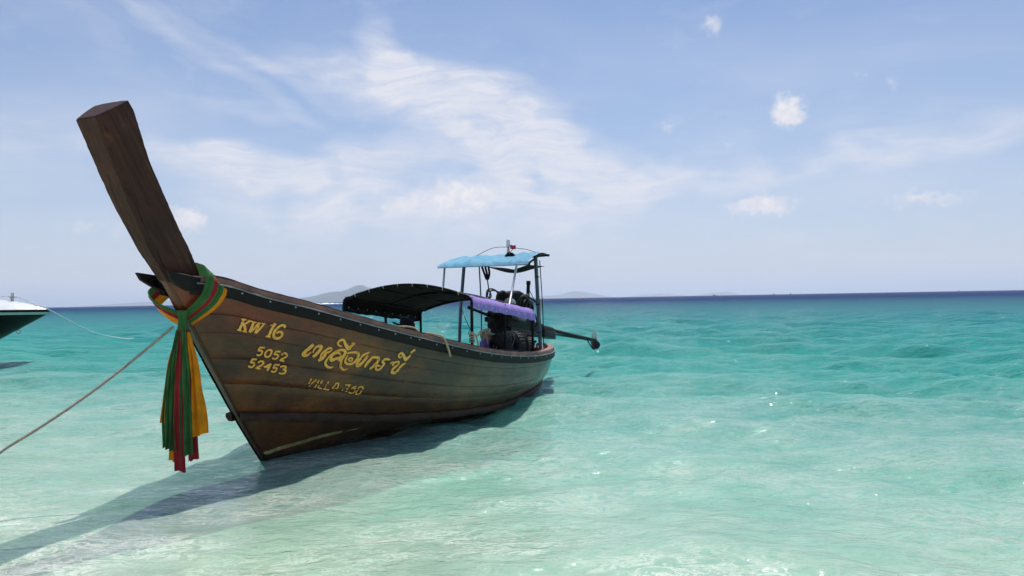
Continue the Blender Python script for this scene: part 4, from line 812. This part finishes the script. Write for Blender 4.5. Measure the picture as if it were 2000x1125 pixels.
# pale stick leaning at the stern
so_ = boat_thing('bamboo_pole', (6.3, .55, .6), 'pale bare stick standing up beside the thick stern post', 'pole')
mb = MB(); mb.tube([(6.22, .62, .66), (6.33, .52, 1.2), (6.47, .5, 1.57)], [.022, .022, .017], 8); mb.build('stick', plain('pale_bamboo', (.52, .44, .34), .6, .25), so_, (6.3, .55, .6))
tl = boat_thing('stern_bar', (6.9, .05, .8), 'short dark pole lying across the stern rim', 'pole')
mb = MB(); mb.tube([(6.55, .2, .80), (7.2, .1, .80)], .025, 8); mb.build('bar', MAT_BLACK, tl, (6.9, .05, .8))
fc = boat_thing('fuel_can', (6.55, .42, .42), 'dull red fuel can tucked under the rim at the stern', 'can')
mb = MB(); mb.box((6.55, .42, .60), (.22, .17, .30), None, .025); c_ = mb.build('can', plain('faded_red_plastic', (.20, .03, .03), .5), fc, (6.55, .42, .42))
mb = MB(); mb.tube(smooth([(6.47, .42, .74), (6.47, .42, .80), (6.60, .42, .80), (6.62, .42, .74)]), .014, 6); mb.build('can_handle', MAT_BLACK, c_, (6.55, .42, .42))

# ---------------------------------------------------------------- the person under the awning (only the hat shows above the gunwale)
PO = (2.86, 0, .32)
per = boat_thing('person', PO, 'person in a black brimmed hat seated low under the awning', 'person')
def skin_body(name, joints, edges, mat, parent):
    me = bpy.data.meshes.new(name); me.from_pydata([(a-PO[0], -(b-PO[1]), c-PO[2]) for a, b, c, r in joints], edges, [])
    o = bpy.data.objects.new(name, me); COL.objects.link(o); o.parent = parent
    md = o.modifiers.new('skin', 'SKIN'); md.use_smooth_shade = True
    for v, j in zip(me.skin_vertices[0].data, joints): v.radius = (j[3], j[3])
    me.skin_vertices[0].data[0].use_root = True
    o.modifiers.new('sub', 'SUBSURF').render_levels = 2; me.materials.append(mat); return o
MAT_SHIRT = cloth('dark_shirt', (.03, .035, .05), .05); MAT_SKIN = plain('skin', (.22, .12, .075), .55, .1, 20)
J = [(2.95, 0, .42, .13), (2.92, 0, .60, .14), (2.88, 0, .78, .16), (2.87, 0, .92, .10), (2.86, 0, .99, .055),                        # pelvis .. neck
     (2.87, .18, .90, .065), (2.80, .24, .70, .05), (2.62, .20, .60, .04), (2.87, -.18, .90, .065), (2.80, -.24, .70, .05), (2.62, -.20, .60, .04),
     (2.75, .12, .43, .085), (2.45, .16, .55, .065), (2.33, .16, .30, .045), (2.75, -.12, .43, .085), (2.45, -.16, .55, .065), (2.33, -.16, .30, .045)]
Eg = [(0,1),(1,2),(2,3),(3,4),(3,5),(5,6),(6,7),(3,8),(8,9),(9,10),(0,11),(11,12),(12,13),(0,14),(14,15),(15,16)]
body = skin_body('body', J, Eg, MAT_SHIRT, per)
mb = MB(); q = Vector((2.83, 0, 1.135)); P = []
for f in np.linspace(-1, 1, 13):
    r = math.sqrt(max(0, 1 - f*f)); row = []
    for a in np.linspace(0, 2*math.pi, 20, endpoint=False):
        fwd_ = -math.cos(a); nose = .022*math.exp(-((f + .12)/.14)**2)*max(0, fwd_)**14; jaw = .86 if f < -.3 else 1
        row.append((q.x - .098*r*jaw*max(-1, min(1, -fwd_))*-1*-1 - nose*1.0*(1 if fwd_ > 0 else 0), .076*r*jaw*math.sin(a), q.z + .125*f))
    P.append(row)
mb.grid(np.array(P), closed_v=True); hd = mb.build('head', MAT_SKIN, per, PO)
for side in (1, -1):
    mb = MB(); mb.torus((2.84, side*.078, 1.13), (0, 1, 0), .02, .008, 12, 6); mb.build('ear', MAT_SKIN, hd, PO)
    mb = MB(); mb.lathe([(0, .006), (.009, .004), (.012, 0)], (2.735, side*.032, 1.15), (-1, 0, 0), 8); mb.build('eye', MAT_BLACK, hd, PO)
MAT_HAT = cloth('black_hat_cloth', (.010, .010, .011), .02)
mb = MB(); prof = [(.215, -.004), (.20, -.012), (.115, .006), (.108, .03), (.105, .07), (.098, .105), (.075, .128), (.03, .134), (0, .130)]
n = 28; q = Quaternion((0, 1, 0), -.05) ; P = []
for r, h in prof:
    row = []
    for kq in range(n):
        a = 2*math.pi*kq/n; wob = 0
        if r > .15: wob = .018*math.cos(2*a) - .022*math.sin(a)
        row.append((2.82 + r*math.cos(a)*1.05, r*math.sin(a)*.92, 1.235 + h + wob - .05*math.sin(a)*r/.2 - .05*math.cos(a)*r/.2))
    P.append(row)
mb.grid(np.array(P), closed_v=True); mb.build('hat', MAT_HAT, per, PO)
# ---------------------------------------------------------------- sash tied round the bow
SO = (-1.0, 0, 1.45)
sash = boat_thing('bow_sash', SO, 'green, red and orange cloth sash knotted round the bow', 'sash')
def band(name, path_a, path_b, mat, ripples=3, amp=.006, n=22, m=9, lab=None):
    """strip of gathered cloth between two edge paths"""
    A = smooth(path_a, per=n//(len(path_a)-1)); B_ = smooth(path_b, per=n//(len(path_b)-1)); k = min(len(A), len(B_)); P = []
    for i in range(k):
        row = []; d = (A[min(i+1, k-1)] - A[max(i-1, 0)]).normalized(); w = B_[i] - A[i]; nn = d.cross(w); nn = nn.normalized() if nn.length > 1e-6 else Vector((0, 1, 0))
        for j in range(m):
            f = j/(m-1); row.append(tuple(A[i] + w*f + nn*(amp*math.sin(f*ripples*6.28 + i*.12) + .012*math.sin(math.pi*f))))
        P.append(row)
    mb = MB(); mb.grid(np.array(P)); o = mb.build(name, mat, sash, SO)
    if lab: o['label'] = lab
    return o
# port side: from over the shoulder of the prow down to the knot in front of the stem
def lerp3(a, b, f): return tuple(a[i] + (b[i]-a[i])*f for i in range(3))
top0, top1 = (-.98, .255, 1.92), (-.86, .375, 1.715)      # upper and lower corner at the back of the rail
mid0, mid1 = (-1.05, .265, 1.70), (-.90, .295, 1.57)
kn0, kn1 = (-1.07, .070, 1.53), (-1.00, .105, 1.40)
back0, back1 = (-.90, .06, 1.98), (-.74, .20, 1.80)
cuts = [(.0, .40, MAT_GREEN, 'green_band'), (.40, .58, MAT_RED, 'red_band'), (.58, .84, MAT_GREEN, 'green_band'), (.84, 1.0, MAT_ORANGE, 'orange_band')]
for f0, f1, mt, nm in cuts:
    band(nm, [lerp3(back0, back1, f0), lerp3(top0, top1, f0), lerp3(mid0, mid1, f0), lerp3(kn0, kn1, f0*.9)],
         [lerp3(back0, back1, f1), lerp3(top0, top1, f1), lerp3(mid0, mid1, f1), lerp3(kn0, kn1, f1*.9)], mt, 2 if f1 - f0 > .2 else 1, .006, 30)
# starboard side
stop0, stop1 = (-1.18, -.225, 1.73), (-.98, -.30, 1.58); skn0, skn1 = (-1.08, .03, 1.54), (-1.03, .01, 1.40); sm0, sm1 = (-1.16, -.14, 1.63), (-1.0, -.19, 1.48); sb0, sb1 = (-.92, -.26, 1.86), (-.80, -.38, 1.68)
for f0, f1, mt, nm in [(0, .30, MAT_GREEN, 'green_band'), (.30, .56, MAT_RED, 'red_band'), (.56, 1, MAT_ORANGE, 'orange_band')]:
    band(nm, [lerp3(sb0, sb1, f0), lerp3(stop0, stop1, f0), lerp3(sm0, sm1, f0), lerp3(skn0, skn1, f0)], [lerp3(sb0, sb1, f1), lerp3(stop0, stop1, f1), lerp3(sm0, sm1, f1), lerp3(skn0, skn1, f1)], mt, 2, .006, 30)
# over the back of the prow
band('green_band', [(-.90, .06, 1.98), (-.86, -.06, 1.97), (-.92, -.26, 1.86)], [(-.74, .20, 1.80), (-.70, -.08, 1.80), (-.80, -.38, 1.68)], MAT_GREEN, 3, .006, 20)
# knot
K0 = Vector((-1.045, .055, 1.46))
mb = MB(); P = []
for f in np.linspace(0, 1, 10):
    w = .040 + .012*math.cos(f*6.28); P.append([(K0.x - .045*math.cos(a) - .02, K0.y + w*math.sin(a) + .003*math.sin(5*a), K0.z + .09 - .17*f) for a in np.linspace(0, 2*math.pi, 20, endpoint=False)])
mb.grid(np.array(P), closed_v=True); mb.build('knot', MAT_GREEN, sash, SO)
mb = MB(); mb.torus((K0.x - .01, K0.y, K0.z - .085), (.1, .05, 1), .052, .008, 20, 6); mb.build('tie_cord', plain('brown_cord', (.12, .05, .04), .8), sash, SO)
# hanging tails: pleated panels. ex runs to the right as one faces the bow
ex = Vector((.28, .96, 0)).normalized(); ey = Vector((-.96, .28, 0)).normalized()
def tail(name, x0, x1, X0, X1, ztop, zbot, depth, mat, pleats=3, amp=.016, hem=0., curve=0., lab=None):
    P = []; n = 26; m = pleats*8 + 1; ph = rnd.uniform(0, 6)
    for i in range(n):
        f = i/(n-1); g = f**.8; row = []
        a = x0 + (X0-x0)*g + curve*math.sin(math.pi*f); b = x1 + (X1-x1)*g + curve*math.sin(math.pi*f)
        for j in range(m):
            h = j/(m-1); xx = a + (b-a)*h
            dd = depth + amp*(.35 + .65*g)*math.sin(h*pleats*6.28 + ph + .5*math.sin(f*3 + ph)) + .006*math.sin(f*9 + h*4 + ph) + .02*math.sin(math.pi*h)*g
            z = ztop + (zbot + hem*(h-.5) + .004*math.sin(h*pleats*6.28 + ph*2) - ztop)*f
            row.append(tuple(Vector((K0.x, K0.y, 0)) + ex*(xx + .004*math.sin(f*14 + j)) + ey*(dd + .03) + Vector((0, 0, z))))
        P.append(row)
    mb = MB(); mb.grid(np.array(P)); o = mb.build(name, mat, sash, SO)
    if lab: o['label'] = lab
    return o
zt = K0.z - .08
tail('orange_tail', -.060, -.02, -.235, -.17, zt, .56, -.015, MAT_ORANGE, 2, .012, -.02, -.015, 'orange tail peeping out on the left')
tail('green_tail', -.055, -.02, -.195, -.055, zt, .33, .010, MAT_GREEN, 3, .024, -.03, -.03, 'dark green pleated tail on the left')
tail('orange_tail', -.045, -.03, -.15, -.07, zt, .225, -.008, MAT_ORANGE, 2, .010, -.03, -.01, 'narrow orange tail between green and red')
tail('red_tail', -.035, .005, -.085, .03, zt, .14, .016, MAT_RED, 1, .018, -.01, -.01, 'long red tail in the middle, hanging lowest')
tail('green_tail', -.010, .050, -.015, .115, zt + .02, .285, .030, MAT_GREEN, 2, .026, .03, .0, 'light green pleated tail in the middle')
tail('red_tail', .02, .055, .03, .140, zt, .235, -.004, MAT_RED, 2, .010, .03, .0, 'short red tail behind the middle')
tail('orange_tail', .045, .062, .080, .235, zt - .02, .455, .012, MAT_ORANGE, 2, .028, .05, .012, 'bright orange pleated tail on the right')

# ---------------------------------------------------------------- mooring rope to the beach
B0 = BOAT_M @ Vector((-1.10, .02, 1.41)); B1 = Vector((-3.92, 5.907, .50)); dirr = (B1 - B0)
pts = [B0 + dirr*f + Vector((0, 0, -.05*math.sin(math.pi*min(1, f)))) for f in np.linspace(0, 1, 7)] + [B0 + dirr*1.4 + Vector((0, 0, .0)), B0 + dirr*1.86]
mr = bpy.data.objects.new('mooring_rope', None); COL.objects.link(mr); mr.location = pts[-1]
tag(mr, 'twisted grey mooring rope running from the sash down to the shallows', 'rope')
mb = MB(); mb.rope(pts, .0125, 3, 6.5, 6); mb.build('rope', MAT_ROPEG, mr, tuple(pts[-1]), flip=False)
# ---------------------------------------------------------------- speedboat at the left edge
TIP = Vector((-13.18, 22.0, 1.525)); SB = Matrix.Translation((TIP.x, TIP.y, 0)) @ Matrix.Rotation(R(12), 4, 'Z')
sb = bpy.data.objects.new('speedboat', None); COL.objects.link(sb); sb.matrix_world = SB
tag(sb, 'white decked speedboat with dark hull, its pointed bow entering at the left edge', 'boat')
MAT_DECK = plain('white_gelcoat', (.80, .80, .80), .25, .04, 4, coat=.4); MAT_DARKHULL = plain('dark_green_gelcoat', (.004, .006, .006), .4, .3, 3, spec=.2); MAT_PALE = plain('pale_green_stripe', (.38, .50, .42), .35, .1, 5)
def sb_sheer(x):   # x metres aft of the tip: half breadth, height
    return 1.25*(1 - math.exp(-x/1.15)) , TIP.z + .012*x
def shell(offs, name, mat, parent=sb):
    mb = MB(); rows = []
    for x in np.concatenate([np.linspace(0, 1, 10)**1.6*2.2, np.linspace(2.6, 7.5, 8)]):
        b, z = sb_sheer(x); rows.append([(-x + o[2]*0, o_s*max(.0, b + o[0]), z + o[1]) for o_s, o in offs])
    mb.grid(np.array(rows), closed_v=True); return mb.build(name, mat, parent, flip=False, auto=40)
sec = lambda pts: [(1, p) for p in pts] + [(-1, p) for p in pts[::-1]]
shell(sec([(-.02, .015, 0), (.035, .01, 0), (.04, -.055, 0), (-.02, -.06, 0)]), 'rub_rail', MAT_BLACK)
shell(sec([(-.02, -.055, 0), (.018, -.058, 0), (.005, -.125, 0), (-.03, -.13, 0)]), 'pale_stripe', MAT_PALE)
mb = MB(); rows = []
for x in np.concatenate([np.linspace(0, 1, 12)**1.5*2.6, np.linspace(3.0, 7.5, 8)]):   # dark hull: flared bow raked well back
    b, z = sb_sheer(x); zk = max(-.35, z - .10 - .575*x); row = []
    for f in np.linspace(0, 1, 9): row.append((-x, max(0, b - .01)*f**.75, zk + (z - .12 - zk)*f**1.25))
    rows.append([(a, -y, c) for a, y, c in row[::-1]] + row[1:])
mb.grid(np.array(rows)); mb.build('hull', MAT_DARKHULL, sb, flip=False)
mb = MB(); rows = []
for x in np.concatenate([np.linspace(0, 1, 12)**1.4*2.6, np.linspace(3.0, 7.5, 8)]):
    b, z = sb_sheer(x); cr = .30*(1 - math.exp(-x/.75)) + .03*x
    rows.append([(-x, y*b, z + .012 + cr*(1 - abs(y)**2.4)) for y in np.linspace(-1, 1, 17)])
mb.grid(np.array(rows)); mb.build('deck', MAT_DECK, sb, flip=False)
mb = MB(); px_ = -.93; zb = TIP.z + .20
for yy in (-.055, .055): mb.tube([(px_, yy*.5, zb), (px_, yy*.5, zb + .30)], .028, 10)
mb.tube([(px_, -.13, zb + .17), (px_, .13, zb + .17)], .022, 8); mb.build('bollard', MAT_STEEL, sb, flip=False)
mb = MB(); mb.torus((-.78, 0, TIP.z - .60), (0, 1, 0), .055, .012, 18, 6); mb.build('bow_eye', MAT_STEEL, sb, flip=False)
mb = MB(); mb.box((-4.6, 0, 1.95), (2.4, 1.5, .5), Matrix.Rotation(-.0, 3, 'Y'), .12); cb_ = mb.build('console', MAT_DECK, sb, flip=False, auto=40)
mb = MB(); mb.grid(np.array([[(-3.5 - .25*h, y*.75, 2.15 + .45*h) for h in (0, .5, 1)] for y in np.linspace(-1, 1, 7)])); mb.build('windscreen', MAT_BLACK, cb_, flip=False)
# its mooring line: round the bollard, over the tip, out to the water
sl = bpy.data.objects.new('speedboat_line', None); COL.objects.link(sl); sl.location = (-18.2, 38.5, 0)
tag(sl, 'thin pale line running from the speedboat bow out into the sea', 'rope')
w = lambda x, y, z: SB @ Vector((x, y, z))
mb = MB(); far = Vector((-18.25, 38.3, -.05)); tip = w(.03, 0, TIP.z - .01)
mb.tube(smooth([w(-2.2, .3, TIP.z + .36), w(px_, .06, zb + .19), w(-.4, .03, TIP.z + .18), tip, tip.lerp(far, .3) + Vector((0, 0, -.30)), tip.lerp(far, .65) + Vector((0, 0, -.26)), far]), .017, 6)
mb.build('line', plain('pale_line', (.62, .68, .68), .7), sl, tuple(sl.location), flip=False)

# ---------------------------------------------------------------- reef breakers, buoy, far craft, islands
def ground(x_deg, dist): a = R(x_deg); return Vector((math.sin(a)*dist, math.cos(a)*dist, 0))
MAT_FOAM = plain('white_foam', (.85, .87, .88), .9, .06, .4)
def foam_ridge(name, a0, a1, dist, h, lab):
    n = 70; P = []; c0 = ground(a0, dist); c1 = ground(a1, dist)
    for i in range(n):
        f = i/(n-1); hh = h*(.35 + .65*abs(math.sin(f*9 + 2*math.sin(f*23))))*math.sin(math.pi*min(1, max(0, f*1.02)))**.35*rnd.uniform(.7, 1.1)
        c = c0.lerp(c1, f); out_ = c.normalized(); P.append([tuple(c + out_*d + Vector((0, 0, z))) for d, z in ((-5, -.1), (-2.5, hh*.6), (0, hh), (3, hh*.5), (5, -.1))])
    mb = MB(); mb.grid(np.array(P)); o = mb.build(name, MAT_FOAM, None, flip=False); tag(o, lab, 'wave'); return o
foam_ridge('breaking_wave', -17.5, -12.2, 700, 1.15, 'white line of surf breaking on the reef below the island')
bu = bpy.data.objects.new('buoy', None); COL.objects.link(bu); bu.location = ground(4.95, 620); tag(bu, 'small orange buoy on the horizon right of the stern', 'buoy')
mb = MB(); mb.lathe([(0, -.4), (.8, -.3), (1.0, .3), (.85, .9), (.4, 1.3), (0, 1.4)], (0, 0, 0)); mb.build('float', plain('orange_float', (.75, .16, .06), .5, .1, 1), bu, flip=False)
mb = MB(); mb.tube([(0, 0, 1.3), (0, 0, 1.9)], .12, 6); mb.build('staff', MAT_BLACK, bu, flip=False)
for i, (a, d, L, lab) in enumerate([(14.65, 2600, 12, 'tiny far ship on the horizon, left of the pair'), (18.7, 3000, 9, 'tiny far boat on the horizon, left one of the pair'), (19.8, 3000, 10, 'tiny far boat on the horizon, right one of the pair'), (30.0, 2800, 11, 'tiny far boat on the horizon towards the right edge')]):
    fb = bpy.data.objects.new('far_boat', None); COL.objects.link(fb); fb.location = ground(a, d); fb.rotation_euler.z = R(20*i); tag(fb, lab, 'boat', 'boats far out on the horizon')
    mb = MB(); mb.grid(np.array([[(x*L/2, y*1.6*(1 - abs(x)**3), z) for y, z in ((-.5, -.3), (-1, 1.6), (1, 1.6), (.5, -.3))] for x in np.linspace(-1, 1, 9)]), closed_v=True); h_ = mb.build('hull', MAT_BLACK, fb, flip=False)
    mb = MB(); mb.box((-L*.12, 0, 2.8), (L*.35, 2., 2.6), None, .1); mb.tube([(-L*.1, 0, 4), (-L*.1, 0, 6.5)], .15, 6); mb.build('cabin', MAT_RAIL, fb, flip=False)

m, t, p, o = material('island_forest'); co = t.n('ShaderNodeNewGeometry').outputs['Position']
t.put(p.inputs['Base Color'], t.mix(t.mapr(t.noise(co, .006, 5, .6), .35, .65), (.030, .055, .025), (.075, .10, .05))); p.inputs['Roughness'].default_value = .95; p.inputs['Specular IOR Level'].default_value = .05
def island(a0, a1, dist, prof, lab):
    """prof: (fraction along, height in metres)"""
    n = 90; fs = np.linspace(0, 1, n); pf = np.array(prof); hs = np.interp(fs, pf[:, 0], pf[:, 1]); k_ = np.ones(5)/5
    hs = np.convolve(np.pad(hs, 2, mode='edge'), k_, 'valid'); hs = hs*(1 + nrng.normal(0, .012, n)); P = []
    c0, c1 = ground(a0, dist), ground(a1, dist); wid = (c1 - c0).length*.16
    for f, h in zip(fs, hs):
        c = c0.lerp(c1, float(f)); o_ = c.normalized(); e = math.sin(math.pi*min(1, max(0, f)))**.5
        P.append([tuple(c + o_*(g*wid*e) + Vector((0, 0, (h*max(0, 1 - abs(g)**1.6) + rnd.uniform(-.01, .01)*h) if abs(g) < 1 else -2))) for g in np.linspace(-1, 1, 15)])
    mb = MB(); mb.grid(np.array(P)); ob = mb.build('island', m, None, flip=False); tag(ob, lab, 'island'); return ob
island(-17.2, -7.6, 9500, [(0, 0), (.06, 20), (.15, 40), (.22, 62), (.30, 78), (.36, 105), (.42, 125), (.50, 128), (.56, 165), (.60, 200), (.64, 205), (.70, 170), (.75, 138), (.80, 150), (.86, 120), (.93, 60), (1, 0)], 'blue hazy island with a flat-topped peak behind the awning')
island(1.2, 7.4, 17000, [(0, 25), (.2, 60), (.38, 70), (.45, 120), (.55, 150), (.65, 128), (.8, 80), (1, 0)], 'faint island just right of the stern roof')
island(8.2, 13.0, 20000, [(0, 0), (.3, 50), (.6, 70), (1, 0)], 'fainter low island on the horizon, middle of three')
island(13.2, 16.5, 20000, [(0, 0), (.4, 70), (.7, 90), (1, 0)], 'barely visible low island on the horizon, rightmost')
island(-29.5, -22.0, 17000, [(0, 0), (.3, 40), (.5, 70), (.8, 85), (1, 40)], 'faint low island behind the prow on the left horizon')

# ---------------------------------------------------------------- haze over the sea
m = bpy.data.materials.new('sea_haze'); m.use_nodes = True; t = NT(m.node_tree)
for n_ in list(m.node_tree.nodes):
    if n_.type == 'BSDF_PRINCIPLED': m.node_tree.nodes.remove(n_)
pv_ = t.n('ShaderNodeVolumePrincipled'); pv_.inputs['Color'].default_value = (.82, .90, 1, 1); pv_.inputs['Density'].default_value = 9.5e-5; pv_.inputs['Anisotropy'].default_value = .35
out = [n_ for n_ in m.node_tree.nodes if n_.type == 'OUTPUT_MATERIAL'][0]; t.t.links.new(pv_.outputs[0], out.inputs['Volume'])
mb = MB(); mb.box((0, 0, 90), (64000, 64000, 264)); hz_ = mb.build('haze', m, None, flip=False, smooth_shade=False); hz_['kind'] = 'stuff'
